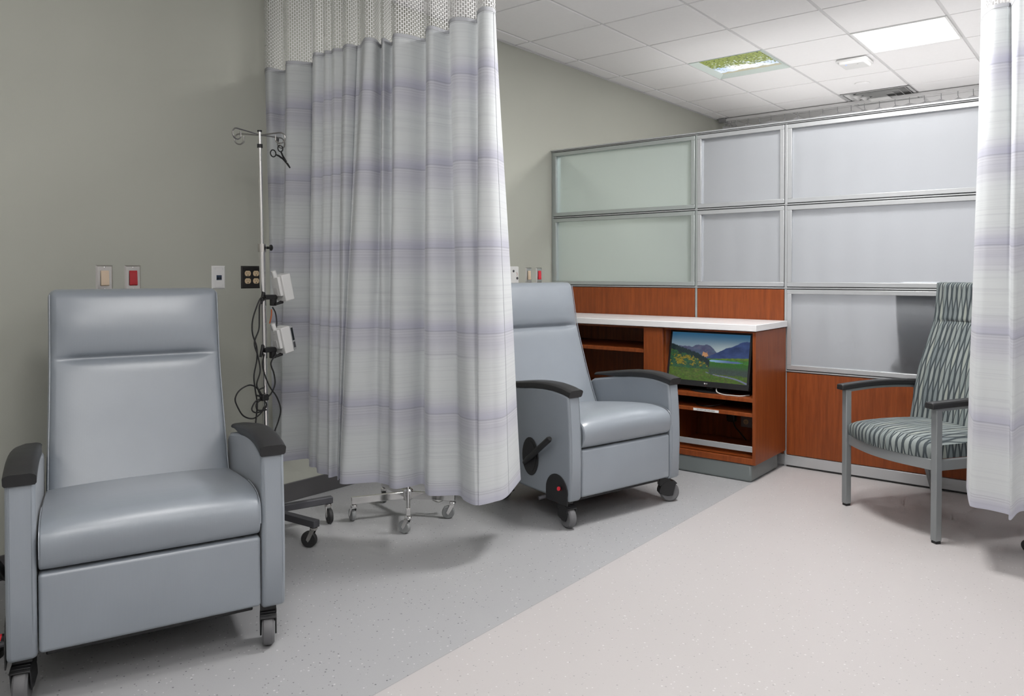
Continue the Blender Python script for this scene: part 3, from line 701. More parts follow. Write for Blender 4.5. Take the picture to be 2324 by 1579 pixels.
def make_recliner(name, label, loc, rz, group):
    R = thing(name, label, 'recliner', loc, rz, group)
    V = 'vinyl'
    for s in (-1, 1):
        prof = [(.012, .133), (.0, .15), (-.006, .3), (-.004, .45), (.004, .56), (.012, .634)] + [(y, lerp_tab(ARM_TOP, y)) for y in (.06, .12, .2, .3, .4, .5, .6)] + [(.655, .57), (.66, .2), (.64, .14)]
        m = MB(); a, b = sorted((s*W0, s*W1)); m.prism(prof, a, b, 'x')
        arm = m.build('arm', V, R, bevel=.012, bseg=3)
        # stitched welt just inside the front face edges
        for xx in (s*(W0+.009), s*(W1-.009)):
            MB().tube(spline([(xx, .004, .150), (xx, -.0068, .3), (xx, -.0048, .45), (xx, .003, .56), (xx, .010, .628)], 6), .0009, 6).build('seam', 'vinyl', arm)
        pm_ = MB()
        ys = [-.012 + .612*k/22 for k in range(23)]
        def ring_at(y):
            top = lerp_tab(PAD_TOP, y); th = .036*(1-.55*sstep(.35, .6, y)); w = .040 - .008*sstep(.3, .6, y)
            c_ = s*(W0+W1)/2
            return [(c_-w+.004, y, top-th), (c_+w-.004, y, top-th), (c_+w, y, top-th+.006), (c_+w, y, top-.010), (c_+w-.006, y, top-.003), (c_+w-.016, y, top), (c_-w+.016, y, top), (c_-w+.006, y, top-.003), (c_-w, y, top-.010), (c_-w, y, top-th+.006)]
        rings = [[pm_.bm.verts.new(p) for p in ring_at(y)] for y in ys]
        for v in rings[0]: v.co.y += .016*(1 - (v.co.z-.626)/.04); v.co.z -= .0
        for A, B in zip(rings, rings[1:]):
            for k in range(10): pm_.bm.faces.new((A[k], A[(k+1) % 10], B[(k+1) % 10], B[k]))
        pm_.bm.faces.new(rings[0][::-1]); pm_.bm.faces.new(rings[-1])
        pm_.build('arm_pad', 'blackpad', R, bevel=.003, smooth=50)
    # front skirt / footrest panel
    MB().rbox(W0-.003, .03, .113, .012, 16, 1, 8, lambda v: Vector((v.x, v.y+.030 - .007*(1-(v.x/.3)**2)*(1-((v.z)/.113)**2)*(v.y < 0), v.z+.260))).build('footrest', V, R)
    # seat: crowned top, rolled nose, ends cut square against the arms
    sec_ = [(.30, .378), (.06, .377), (.02, .379), (.004, .386), (-.008, .400), (-.015, .425), (-.017, .450), (-.013, .472), (-.003, .490), (.014, .503), (.04, .512), (.08, .517), (.14, .518), (.22, .513), (.30, .505), (.38, .496), (.46, .486), (.54, .476), (.62, .466), (.64, .44), (.63, .40)]
    sec_ = [tuple(p)[:2] for p in spline([(y, z, 0) for y, z in sec_], 3, True)]
    NXs = 30; sm = MB(); rings_ = []
    for i in range(NXs+1):
        x_ = -1+2*i/NXs; e_ = (1-abs(x_)**2.4); edge = 1-abs(x_)**14
        ring_ = []
        for y, z in sec_:
            up = sstep(.40, .52, z)
            yy = y - .010*e_*(y < .05)*up + .004*(1-edge)*(y < .1)
            zz = z + .014*e_*up*sstep(-.02, .05, y) - .007*(1-edge)*up
            ring_.append(sm.bm.verts.new((x_*.2985, yy, zz)))
        rings_.append(ring_)
    ns_ = len(sec_)
    for A, B in zip(rings_, rings_[1:]):
        for k in range(ns_): sm.bm.faces.new((A[k], A[(k+1) % ns_], B[(k+1) % ns_], B[k]))
    sm.bm.faces.new(rings_[0][::-1]); sm.bm.faces.new(rings_[-1])
    seat_ = sm.build('seat_cushion', V, R, bevel=.006, bseg=3, smooth=50)
    for s in (-1, 1):
        MB().tube([(s*.2965, y-.0015, z-.004) for y, z in sec_[3*5:3*13]], .0016, 6).build('piping', V, seat_)
    # backrest: lumbar curve and a head roll above a stitched crease
    H = .385; zc = 1.158-H
    def back_fn(v):
        x, y, z = v.x, v.y, v.z+zc
        fr_ = (y < 0)
        e = 1-min(1, abs(x)/.285)**6
        yy = y + .065 + back_front(z)
        if fr_:
            d = z-.905
            ez = 1-abs((z-zc)/H)**10
            yy -= .014*e*ez*(1 - .85*math.exp(-(d/.03)**2))
            yy += .016*math.exp(-(d/.011)**2)*sstep(.285, .18, abs(x)) + .004*math.exp(-(d/.004)**2)
            yy -= .014*e*math.exp(-((z-1.03)/.085)**2)
        wscale = 1 + .02*sstep(.9, .45, z)
        return Vector((x*wscale, yy, z))
    MB().rbox(.292, .065, H, .03, 26, 3, 110, back_fn).build('backrest', V, R, smooth=60)
    for s in (-1, 1):
        pts = []
        for k in range(24):
            z = .44+.70*k/23
            pts.append((s*(.292*(1+.02*sstep(.9, .45, z))-.006), back_front(z)+.0045, z))
        MB().tube(pts, .0022, 6).build('piping', V, R)
    MB().box(-.285, .285, .06, .68, .115, .16).box(-.25, .25, .09, .62, .16, .37).build('base_frame', 'black', R, bevel=.004)
    # plastic arches over the front casters, lock pedals, side crank
    for s in (-1, 1):
        X = s*(W1+.001)
        pr_ = [(.012, .118), (.014, .16)] + [(.095+.083*math.cos(a), .172+.083*math.sin(a)) for a in [PI*k/14 for k in range(15)]][::-1][0:0] + [(.095-.083*math.cos(a), .172+.083*math.sin(a)) for a in [PI*k/14 for k in range(15)]] + [(.178, .118)]
        if s > 0: continue
        a, b = sorted((X, X+s*.004)); cv = MB(); cv.prism(pr_, a, b, 'x'); cv.build('caster_cover', 'black', R, bevel=.0015)
        lk = MB(); lk.tube([(X, .064, .190), (X+s*.018, .062, .194)], .010, 12); lk = lk.build('lock_pedal', 'red_bright', R, label='red banded lock pedal')
        MB().tube([(X+s*.006, .0633, .1913), (X+s*.014, .0625, .1931)], .0104, 12).build('pedal_sleeve', 'black', lk)
        MB().tube([(X-s*.01, .19, .125), (X+s*.03, .2, .118)], .009, 8).build('brake_lever', 'darkmetal', R)
    X = -(W1+.001)
    ov = MB(); K = 28
    o1 = [(.306+.066*math.cos(2*PI*k/K), .300+.095*math.sin(2*PI*k/K)) for k in range(K)]; ov.prism(o1, X-.004, X, 'x')
    ov = ov.build('crank_recess', 'black', R, bevel=.0015)
    MB().prism([(.306+.048*math.cos(2*PI*k/K), .300+.078*math.sin(2*PI*k/K)) for k in range(K)], X-.0055, X-.003, 'x').build('recess_floor', 'rubber', ov)
    MB().tube([(X-.008, .345, .262), (X-.022, .30, .29), (X-.045, .10, .425), (X-.046, .09, .431)], [.012, .014, .0145, .010], 14).build('crank_handle', 'black', R)
    caster(R, -.338, .078, math.radians(172)); caster(R, .335, .070, math.radians(168)); caster(R, -.32, .60, math.radians(20)); caster(R, .32, .60, math.radians(-20))
    return R
r1 = make_recliner('recliner', 'grey blue vinyl recliner in the foreground at the left of the curtain', (-2.2992, 1.0891, 0), math.radians(68.94), 'grey blue recliners')
r2 = copy_tree(r1); r2.location = (-1.9638, 3.2567, 0); r2.rotation_euler.z = math.radians(75.08)
[c_ for c_ in r2.children if c_.name.startswith('caster') and c_.location.x > .3 and c_.location.y < .3][0].rotation_euler.z = math.radians(-122)
r2['label'] = 'grey blue vinyl recliner beyond the curtain in front of the cabinet'
# blurred behind the frosted glass
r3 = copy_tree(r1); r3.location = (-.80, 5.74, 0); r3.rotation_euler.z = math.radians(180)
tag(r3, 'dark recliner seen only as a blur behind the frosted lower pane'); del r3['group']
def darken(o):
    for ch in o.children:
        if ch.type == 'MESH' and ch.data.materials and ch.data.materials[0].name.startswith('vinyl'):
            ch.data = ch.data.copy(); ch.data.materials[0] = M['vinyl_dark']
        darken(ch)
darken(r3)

# ------------------------------------------------------------------ guest chair
GA = math.radians(-34.7)
G = thing('guest_chair', 'high backed patterned armchair with a grey metal frame by the partition', 'chair', ((-1.158-.677)/2, (4.112+3.779)/2, 0), GA)
hwid = .2925
for s in (-1, 1):
    x = s*hwid
    lg_ = MB().box(x-.0165, x+.0165, -.0165, .0165, .012, .603).build('leg', 'graymetal', G, bevel=.003)
    MB().box(x-.014, x+.014, -.014, .014, 0, .012).build('foot', 'black', lg_, bevel=.002)
    m = MB(); m.prism([(.44, .60), (.475, .60), (.475, .40), (.60, .012), (.565, .012), (.44, .38)], x-.0145, x+.0145, 'x')
    lg_ = m.build('leg', 'graymetal', G, bevel=.003)
    MB().box(x-.014, x+.014, .566, .60, 0, .012).build('foot', 'black', lg_, bevel=.002)
    # arm rail and black cap, bowed outward and rising to the rear
    N_ = 16; rl = MB(); cp = MB()
    def arm_ring(bm, k, half, z0, z1, y0, y1):
        f = k/N_; y = y0+(y1-y0)*f; xb = x + s*.018*math.sin(PI*f); zz = .012*math.sin(PI*f*.9)
        return [bm.verts.new(p) for p in ((xb-half, y, z0+zz), (xb+half, y, z0+zz), (xb+half, y, z1+zz), (xb+half-.006, y, z1+.004+zz), (xb-half+.006, y, z1+.004+zz), (xb-half, y, z1+zz))]
    for bmx, half, z0, z1, y0, y1 in ((rl, .013, .592, .606, -.016, .475), (cp, .024, .606, .630, -.045, .50)):
        rr = [arm_ring(bmx.bm, k, half, z0, z1, y0, y1) for k in range(N_+1)]
        for A, B in zip(rr, rr[1:]):
            for k in range(6): bmx.bm.faces.new((A[k], A[(k+1) % 6], B[(k+1) % 6], B[k]))
        bmx.bm.faces.new(rr[0][::-1]); bmx.bm.faces.new(rr[-1])
    rl.build('arm_rail', 'graymetal', G, bevel=.002); cp.build('arm_cap', 'blackpad', G, bevel=.004)
# bowed apron under the seat
m = MB(); K = 20
def bow(f, y0, amp): return y0 - amp*math.sin(PI*f)
A = [(-hwid+.012+(2*hwid-.024)*k/K, bow(k/K, 0, .055)) for k in range(K+1)]
m.prism(A + [(x, y+.022) for x, y in A[::-1]], .322, .372, 'z'); m.build('front_apron', 'graymetal', G, bevel=.002)
for s in (-1, 1): MB().box(s*(hwid-.004)-.011, s*(hwid-.004)+.011, .01, .45, .325, .372).build('side_apron', 'graymetal', G, bevel=.002)
MB().box(-hwid+.01, hwid-.01, .44, .462, .325, .372).build('rear_apron', 'graymetal', G, bevel=.002)
# upholstered parts carry a metric uv so that the leaf stripes run true
def upholstered(name, nx, rows, pos):                 # rows: list of (profile points, v coordinate)
    m = MB(); m.grid(nx+1, len(rows), lambda i, j: pos(i/nx, rows[j]), lambda i, j: (.62*i/nx, rows[j][2]))
    return m.build(name, 'leaf', G, smooth=45)
# seat: section along y (front lip rolls down), bowed front
sec = []; prof = [(.0, .372), (-.002, .38), (-.004, .40), (-.004, .42), (0, .434), (.008, .445), (.03, .453), (.08, .459), (.16, .462), (.25, .461), (.34, .457), (.42, .450), (.47, .44), (.475, .40), (.475, .372)]
d = 0; last = prof[0]
for y, z in prof:
    d += math.hypot(y-last[0], z-last[1]); last = (y, z); sec.append((y, z, d))
def seat_pos(f, r):
    x = (-hwid+.019)+(2*hwid-.038)*f; e = 1-abs(2*f-1)**8
    bw = .062*math.sin(PI*f)*(1-sstep(.0, .3, r[0])) if r[0] < .3 else 0
    z = r[1] if r[1] < .425 else .425+(r[1]-.425)*(.25+.75*e) + .010*math.sin(PI*f)*(r[0] > .02)
    return (x, r[0]-bw, z)
SW_ = 28
st = upholstered('seat', SW_, sec, seat_pos)
m = MB()
for s in (0, 1): pass
# closing side faces of the seat
uvm = MB()
for f in (0., 1.):
    pts_ = [seat_pos(f, r) for r in sec]; n_ = len(pts_)
    uvm.grid(n_, 2, lambda i, j, P=pts_: (P[i][0], P[i][1], P[i][2] if j else .372), lambda i, j, P=pts_: (P[i][1], P[i][2] if j else .372))
uvm.build('seat_border', 'leaf', G)
# back: profile y(z), width w(z), thickness
def by(z): return lerp_tab([(.42, .385), (.50, .40), (.60, .418), (.72, .447), (.84, .488), (.93, .518), (1.0, .532), (1.158, .545)], z)
def bw_(z): return lerp_tab([(.42, .272), (.6, .276), (.75, .272), (.86, .262), (.95, .255), (1.16, .255)], z)
rows = []
zs_ = [.425+.733*k/70 for k in range(71)]
for z in zs_: rows.append((by(z), z, z))
def back_pos(f, r):
    x = 2*f-1; z = r[1]; e = 1-abs(x)**8
    puff = .012*e*(1-sstep(1.145, 1.16, z)) - .010*math.exp(-((z-.955)/.010)**2)*(1-abs(x)**10)*e
    return (x*bw_(z), r[0]-puff, z)
bk = upholstered('backrest', 24, rows, back_pos)
bb = MB(); ZB = [.425+.733*k/30 for k in range(31)]
for s in (-1, 1):
    bb.grid(31, 3, lambda i, j, s=s: (s*bw_(ZB[i]) - s*.012*(j == 2), by(ZB[i])+.0+.03*j, ZB[i]), lambda i, j: (.03*j, ZB[i]))
bb.grid(2, 31, lambda i, j: (bw_(ZB[j])*(2*i-1)*.955, by(ZB[j])+.06, ZB[j]), lambda i, j: (.6*i, ZB[j]))
bb.grid(13, 3, lambda i, j: (bw_(1.158)*(i/6-1), by(1.158)+.03*j, 1.158+.004*(j == 1)), lambda i, j: (.62*i/12, 1.158+.03*j))
bb.grid(13, 2, lambda i, j: (bw_(.425)*(i/6-1), by(.425)+.06*j, .425), lambda i, j: (.62*i/12, .06*j))
bb.build('back_cover', 'leaf', G)
for s in (-1, 1): MB().box(s*.20-.012, s*.20+.012, .40, .47, .34, .44).build('back_bracket', 'graymetal', G)

# ------------------------------------------------------------------ cubicle curtains
ZH = 2.259; ZHEM = .255
def make_curtain(name, label, knots, extra_net=True, hemk=None):
    """knots: (header x, y, hem x, y) along the cloth"""
    C_ = thing(name, label, 'curtain', (0, 0, 0))
    top = spline([(a, b, 0) for a, b, *_ in knots], 7); bot = spline([(k[2], k[3], 0) for k in knots], 7)
    zb = spline([(k[4] if len(k) > 4 else ZHEM, 0, 0) for k in knots], 7)
    L_ = [0]
    for p, q in zip(top, top[1:]): L_.append(L_[-1]+(q-p).length)
    n_ = len(top); R_ = 54
    def pos(i, j):
        f = j/(R_-1); z = ZH-(ZH-zb[i].x)*f
        w = .006*math.sin(L_[i]*23+f*5)*f*(1-f)*2
        p = top[i].lerp(bot[i], f); return (p.x+w, p.y+w, z)
    MB().grid(n_, R_, pos, lambda i, j: (L_[i], (ZH-.25)*j/(R_-1))).build('fabric', 'curtain', C_, smooth=80)
    ke = 2; sp_ = []
    for j in range(R_):
        p = Vector(pos(n_-1-ke*3, j)); a_ = Vector(pos(n_-2-ke*3, j)); t_ = (p-a_); nn = Vector((t_.y, -t_.x, 0)).normalized()
        sp_.append(p + nn*.0006)
    MB().tube(sp_, .0012, 5).build('side_seam', 'curtain_band', C_)
    zt_ = CZ-.03
    MB().grid(n_, 12, lambda i, j: (top[i].x, top[i].y, ZH+.008+(zt_-ZH-.008)*j/11), lambda i, j: (L_[i]*1.25, (zt_-ZH)*j/11)).build('net', 'net', C_, smooth=80, label='open white net')
    def off(i):
        a, b = top[max(0, i-1)], top[min(n_-1, i+1)]; t_ = (b-a).normalized(); nn = Vector((t_.y, -t_.x, 0))
        return nn
    bd = MB()
    for sgn in (1, -1):
        bd.grid(n_, 2, lambda i, j: tuple(top[i] + off(i)*.0012*sgn + Vector((0, 0, ZH-.006+.016*j))))
    bd.build('header_band', 'curtain_band', C_, smooth=80)
    return C_
LEFT = [(-3.5358, 2.2516, -3.4969, 2.2641), (-3.4766, 2.2442, -3.511, 2.2889), (-3.4692, 2.3267, -3.4641, 2.2892), (-3.3465, 2.2524, -3.4126, 2.2474), (-3.2926, 2.2337, -3.3973, 2.2706), (-3.2345, 2.3207, -3.365, 2.3535), (-3.2568, 2.3445, -3.3371, 2.3632), (-3.1079, 2.2428, -3.2208, 2.2831), (-3.0669, 2.2282, -3.1884, 2.2755), (-3.0496, 2.2607, -3.1639, 2.2836), (-3.0159, 2.2408, -3.0834, 2.2304), (-2.9968, 2.2467, -3.0463, 2.2285), (-2.9914, 2.2602, -3.0096, 2.2367), (-2.9763, 2.2538, -2.9689, 2.2089), (-2.9447, 2.2425, -2.9574, 2.2178), (-2.9141, 2.2668, -2.9551, 2.2489), (-2.884, 2.246, -2.9029, 2.2115), (-2.8403, 2.2369, -2.8935, 2.2093), (-2.8322, 2.2783, -2.9088, 2.2261), (-2.8496, 2.3, -2.9072, 2.2274), (-2.8266, 2.2827, -2.8697, 2.1993), (-2.8037, 2.2833, -2.8628, 2.1953), (-2.7545, 2.2535, -2.8385, 2.177), (-2.7022, 2.2282, -2.8089, 2.1861), (-2.6815, 2.2611, -2.7675, 2.2408), (-2.7306, 2.3413, -2.7261, 2.2911), (-2.6719, 2.2937, -2.7002, 2.2926), (-2.6425, 2.2838, -2.685, 2.2951), (-2.6666, 2.3488, -2.6388, 2.2943), (-2.5823, 2.2825, -2.6093, 2.2724), (-2.5464, 2.271, -2.5691, 2.277), (-2.5196, 2.3242, -2.5484, 2.337), (-2.5036, 2.4022, -2.531, 2.4044), (-2.405, 2.313, -2.4111, 2.3049), (-2.3514, 2.2951, -2.3594, 2.3033), (-2.3418, 2.3862, -2.281, 2.3719), (-2.2483, 2.2964, -2.2189, 2.3393), (-2.1987, 2.2793, -2.1644, 2.3191), (-2.1641, 2.3137, -2.1306, 2.3148), (-2.1477, 2.3548, -2.1205, 2.3226), (-2.0759, 2.2814, -2.1132, 2.3282), (-2.0209, 2.2598, -2.0978, 2.3935), (-2.005, 2.2917, -2.1024, 2.4849), (-2.0197, 2.3259, -2.2256, 2.7324)]
make_curtain('cubicle_curtain', 'pale grey and lavender banded curtain hanging between the two recliners', LEFT)
RIGHT = [(-0.5113, 3.7315, -0.5696, 3.8507), (-0.483, 3.5802, -0.5213, 3.5924), (-0.4551, 3.5193, -0.501, 3.5404), (-0.4335, 3.4914, -0.4489, 3.5367), (-0.3907, 3.4937, -0.3861, 3.5212), (-0.3791, 3.5092, -0.3661, 3.502), (-0.355, 3.43, -0.372, 3.515, 0.238), (-0.335, 3.41, -0.362, 3.51, 0.238), (-0.3, 3.43, -0.335, 3.6), (-0.24, 3.47, -0.25, 3.62), (-0.17, 3.49, -0.17, 3.64), (-0.08, 3.47, -0.09, 3.6), (0.02, 3.52, 0.0, 3.64), (0.12, 3.46, 0.12, 3.58), (0.22, 3.54, 0.22, 3.66), (0.34, 3.46, 0.34, 3.58), (0.46, 3.54, 0.46, 3.66)]
make_curtain('cubicle_curtain', 'pale grey and lavender banded curtain at the right edge before the armchair', RIGHT)

# ------------------------------------------------------------------ drip stands
def swivel_caster(parent, x, y, top, steer, r, wheel, fork):
    t_ = Matrix.Translation((x, y, 0)) @ Matrix.Rotation(steer, 4, 'Z')
    f_ = MB(); off = .022
    for s in (-1, 1):
        f_.prism([(-.010, r*2+.008), (.012, r*2+.008), (off+.009, r), (off, r-.011), (off-.009, r)], s*.013-.0012, s*.013+.0012, 'x', t_)
    f_.box(-.0142, .0142, -.012, .014, r*2+.006, r*2+.010, t_)
    f_.lathe([(.016, r*2+.010), (.017, r*2+.017), (.012, r*2+.022), (.006, r*2+.024), (.006, top)], t_, 16)
    f_ = f_.build('caster', fork, parent, smooth=40)
    ax = t_ @ Matrix.Translation((0, off, r)) @ Matrix.Rotation(PI/2, 4, 'Y') @ Matrix.Translation((0, 0, -.0105))
    MB().lathe([(r*.60, 0), (r*.9, 0), (r, .004), (r, .017), (r*.9, .021), (r*.60, .021)], ax, 28).build('wheel', wheel, f_)
    hb = MB()
    hb.lathe([(r*.28, -.0005), (r*.28, .0215)], ax, 16)
    for k in range(12):
        a = 2*PI*k/12; hb.box(r*.26, r*.62, -.0022, .0022, .002, .019, ax @ Matrix.Rotation(a, 4, 'Z'))
    hb.build('hub', wheel, f_, smooth=0)
    return f_
# the stand in view: dark base, chrome pole
IVP = (-3.17, 2.01)
IV = thing('iv_pole', 'chrome drip stand with four hooks and a dark wheeled base beside the front recliner', 'IV pole', (*IVP, 0), 0)
lean = lambda z: -.0135*(z-.5)                         # the pole leans a little
def PP(z, dx=0, dy=0): return Vector((0+dx, lean(z)+dy, z))
MB().tube([PP(.12), PP(1.34)], .0135, 18).build('lower_pole', 'chrome', IV)
MB().tube([PP(1.30), PP(1.872)], .0088, 16).build('upper_pole', 'chrome', IV)
MB().tube([PP(1.315), PP(1.353)], .0185, 18).build('collar', 'steel', IV)
kn = MB(); kn.tube([PP(1.335, .018, .012), PP(1.335, .030, .022)], .006, 10)
kn.lathe([(.004, 0), (.014, .004), (.014, .012), (.006, .016)], Matrix.Translation(PP(1.335, .028, .020)) @ Matrix.Rotation(math.radians(40), 4, 'Z') @ Matrix.Rotation(PI/2, 4, 'Y'), 8); kn.build('knob', 'black', IV)
MB().tube([PP(1.795), PP(1.812)], .0125, 16).build('ring_clip', 'black', IV)
MB().tube([PP(1.868), PP(1.876)], .0105, 16).build('cap', 'black', IV)
for ang, rc in ((104, .138), (30, .10), (210, .10), (284, .138)):
    a = math.radians(ang); dx, dy = math.cos(a), math.sin(a)
    q = [(0, 1.853), (.04, 1.857), (rc-.022, 1.861)] + [(rc+.024*math.cos(math.radians(t_)), 1.838+.024*math.sin(math.radians(t_))) for t_ in range(95, -185, -28)] + [(rc-.022, 1.852)]
    hk = MB().tube(spline([PP(z, dx*r, dy*r) for r, z in q], 6), .0033, 8).build('hook', 'hookmetal', IV)
    if ang == 104: MB().tube([PP(1.842, dx*(rc-.0235), dy*(rc-.0235)), PP(1.858, dx*(rc-.021), dy*(rc-.021))], .0058, 10).build('hook_tip', 'black', hk)
hub_ = MB().lathe([(.035, .085), (.04, .09), (.04, .135), (.03, .15), (.018, .158)], None, 24).build('base_hub', 'darkmetal', IV)
for k in range(5):
    a = math.radians(5+72*k - (4 if k == 1 else 0)); L_ = (.345, .315, .27, .24, .25)[k]
    MB().box(.03, L_, -.017, .017, .092, .124, Matrix.Rotation(a, 4, 'Z')).build('base_leg', 'darkmetal', IV, bevel=.003)
    swivel_caster(IV, (L_-.02)*math.cos(a), (L_-.02)*math.sin(a), .094, math.radians([118, 250, 200, 60, 160][k]), .036, 'rubber', 'steel')
# second stand, hidden by the curtain except for its base
IC = (-2.850, 2.600)
I2 = thing('iv_pole', 'chrome drip stand behind the curtain with only its wheeled base showing', 'IV pole', (*IC, 0))
MB().tube([(0, 0, .09), (0, 0, 1.75)], .0125, 16).build('pole', 'chrome', I2)
MB().lathe([(.022, .08), (.026, .085), (.026, .128), (.02, .135)], None, 20).build('base_hub', 'chrome', I2)
for cx_, cy_, st_ in ((-2.645, 2.415, 100), (-2.640, 2.705, 130), (-2.985, 2.370, 70), (-3.10, 2.66, 40)):
    dx, dy = cx_-IC[0], cy_-IC[1]; L_ = math.hypot(dx, dy); a = math.atan2(dy, dx)
    MB().box(.02, L_+.012, -.010, .010, .088, .122, Matrix.Rotation(a, 4, 'Z')).build('base_leg', 'chrome', I2, bevel=.002)
    swivel_caster(I2, dx, dy, .26 if cx_ > -2.7 and cy_ < 2.5 else .121, math.radians(st_), .031, 'treadclear', 'chrome')
MB().tube([p-I2.location for p in spline([(-2.83, 2.62, 0.3), (-2.7603, 2.6372, 0.16), (-2.7749, 2.6751, 0.1), (-2.7513, 2.6857, 0.075), (-2.7363, 2.7111, 0.065), (-2.7154, 2.7277, 0.085), (-2.6854, 2.7102, 0.13), (-2.7, 2.7, 0.25), (-2.84, 2.61, 0.34)], 8)], .0055, 8).build('tubing', 'cordwhite', I2, label='white tubing')
# pumps clamped to the pole
def pump(label, y, z, face):
    T = thing('infusion_pump', label, 'infusion pump', (IVP[0]+.03, y, z), math.radians(0), None)
    mt = Matrix.Rotation(math.radians(12), 4, 'X')
    def bx(m, *a): m.box(*a, mt); return m
    b_ = MB(); bx(b_, -.03, .045, -.018, .030, -.062, .062); b_ = b_.build('housing', 'white', T, bevel=.004)
    bx(MB(), -.026, .03, -.031, -.016, -.035, .055).build('rear_cover', 'white', T, bevel=.002)
    MB().tube([mt @ Vector((0, -.022, .05)), mt @ Vector((0, -.026, .085))], .011, 12).build('handle', 'white', T)
    bx(MB(), -.014, .012, -.0325, -.031, -.03, .005).build('label_plate', 'grid', T)
    if face:
        bx(MB(), -.028, .043, .030, .046, -.056, .060).build('front_cover', pbr('smoke', (.38, .39, .40), .2), T, bevel=.003)
        bx(MB(), .0432, .0445, .033, .043, -.01, .05).build('display', 'screenglass', T)
        bx(MB(), .0432, .0445, .033, .043, -.045, -.018).build('keypad', 'darkmetal', T)
    cl = MB(); cl.box(-.045, -.002, -.080, -.020, -.055, -.033).box(-.030, -.004, -.045, -.022, -.085, -.035)
    cl = cl.build('clamp', 'black', T, bevel=.003)
    MB().tube([(-.046, -.03, -.05), (-.012, -.03, -.05)], .004, 8).build('screw', 'chrome', cl)
    MB().tube([(-.02, -.095, -.075), (-.02, -.082, -.02), (-.02, -.075, -.03)], [.006, .008, .006], 8).build('clamp_lever', 'black', cl)
    MB().tube([mt @ Vector((0, -.01, -.066)), mt @ Vector((0, -.05, -.070))], [.009, .005], 10).build('cord_plug', 'black', T)
    return T
PU = pump('white pump box clamped to the drip stand, upper of the two', 2.080, 1.150, False)
PL = pump('white pump box with a grey display clamped to the drip stand, lower of the two', 2.075, .905, True)
X0 = IVP[0]
def cord(owner, pts, r=.0034, mat='cord', name='power_cord', n=8):
    return MB().tube([p - owner.location for p in spline(pts, n)], r, 8).build(name, mat, owner)
def yz(y, z, dx=0): return (X0+.02+dx, y, z)
cord(PU, [yz(1.995, 1.11), yz(1.975, 1.10), yz(1.955, 1.06), yz(1.935, 1.0), yz(1.935, .94), yz(1.955, .88), yz(1.955, .82), yz(1.94, .75), yz(1.945, .69), yz(1.955, .62), yz(1.95, .56), yz(1.942, .50), yz(1.94, .47)])
cord(PU, [yz(2.0, 1.10, .006), yz(1.97, 1.075, .006), yz(1.966, 1.02, .006), yz(1.963, .96, .006), yz(1.94, .90, .006), yz(1.955, .84, .008), yz(1.968, .77, .006), yz(1.95, .71, .006), yz(1.965, .675, .006), yz(1.985, .645, .006)])
cord(PU, [yz(1.975, .655, -.006), yz(1.958, .69, -.006), yz(1.92, .708, -.006), yz(1.872, .69, -.006), yz(1.850, .655, -.006), yz(1.862, .615, -.006), yz(1.89, .572, -.006), yz(1.935, .553, -.006), yz(1.975, .57, -.006), yz(1.995, .60, -.006)])
cord(PU, [yz(1.99, .69, .004), yz(1.96, .68, .004), yz(1.975, .655, .004), yz(1.995, .64, .004), yz(1.95, .635, .004), yz(1.925, .60, .004), yz(1.945, .58, .004), yz(1.985, .585, .004), yz(2.0, .61, .004), yz(1.98, .635, .004), yz(1.95, .62, .004), yz(1.955, .59, .004), yz(2.0, .585, .004)])
cord(PL, [yz(1.985, .845, .014), yz(1.975, .80, .014), yz(1.985, .75, .016), yz(2.01, .69, .018), yz(2.045, .64, .018), yz(2.065, .58, .018), yz(2.055, .53, .016), yz(2.035, .48, .014), yz(2.03, .44, .012)])
cord(PL, [yz(2.05, .84, .01), yz(2.02, .80, .012), yz(2.035, .75, .012), yz(2.04, .70, .012), yz(2.02, .66, .012), yz(2.0, .645, .012)])
cord(PU, [yz(2.03, 1.06, .012), yz(2.045, 1.03, .014), yz(2.05, .98, .014), yz(2.04, .93, .012)])
cord(PU, [yz(2.022, 1.05, .016), yz(2.02, 1.02, .018), yz(2.012, .985, .016)], .003, 'orange', 'cable_tie')
t = thing('plug_bundle', 'black plug and tie bunched on the cords beside the pole', 'plug', (X0+.03, 1.985, .645))
MB().rbox(.014, .018, .015, .007, 2, 2, 2).build('plug', 'black', t)
MB().tube([(0, -.01, .005), (0, -.04, .015)], [.006, .003], 8).build('prong', 'black', t)
# black plastic scissor clamp hanging from a hook
t = thing('scissor_clamp', 'black plastic scissor clamp hanging from a hook of the drip stand', 'scissor clamp', (-3.0834, 2.0423, 1.808), math.radians(98)); t.scale = (1.15, 1.15, 1.15)
def rg(cx_, cz_, r): return [(cx_+r*math.cos(2*PI*k/20), 0, cz_+r*math.sin(2*PI*k/20)) for k in range(20)]
for rc, piv, tip in (((0, -.013), (.022, -.058), (.047, -.076)), ((-.036, -.036), (.022, -.058), (.049, -.074))):
    pass
hA = MB().tube(rg(0, -.016, .0125), .0024, 8, closed=True); hA.tube([(.003, 0, -.028), (.012, .001, -.042), (.030, .001, -.066), (.050, .001, -.086)], [.003, .0035, .0045, .0025], 8); hA.build('jaw', 'black', t)
hB = MB().tube(rg(-.036, -.040, .0135), .0024, 8, closed=True); hB.tube([(-.023, 0, -.043), (-.010, -.001, -.046), (.012, -.001, -.056), (.030, -.001, -.068), (.048, -.001, -.088)], [.003, .004, .0035, .0045, .0025], 8); hB.build('jaw', 'black', t)
MB().tube([(.030, -.006, -.067), (.030, .006, -.067)], .003, 10).build('rivet', 'chrome', t)
tag(MB().tube([(-3.0834+.007*math.cos(2*PI*k/16), 2.0423, 1.808+.0095*math.sin(2*PI*k/16)) for k in range(16)], .0018, 6, closed=True).build('wire_ring', 'chrome'), 'thin wire ring linking the scissor clamp to the hook', 'ring')

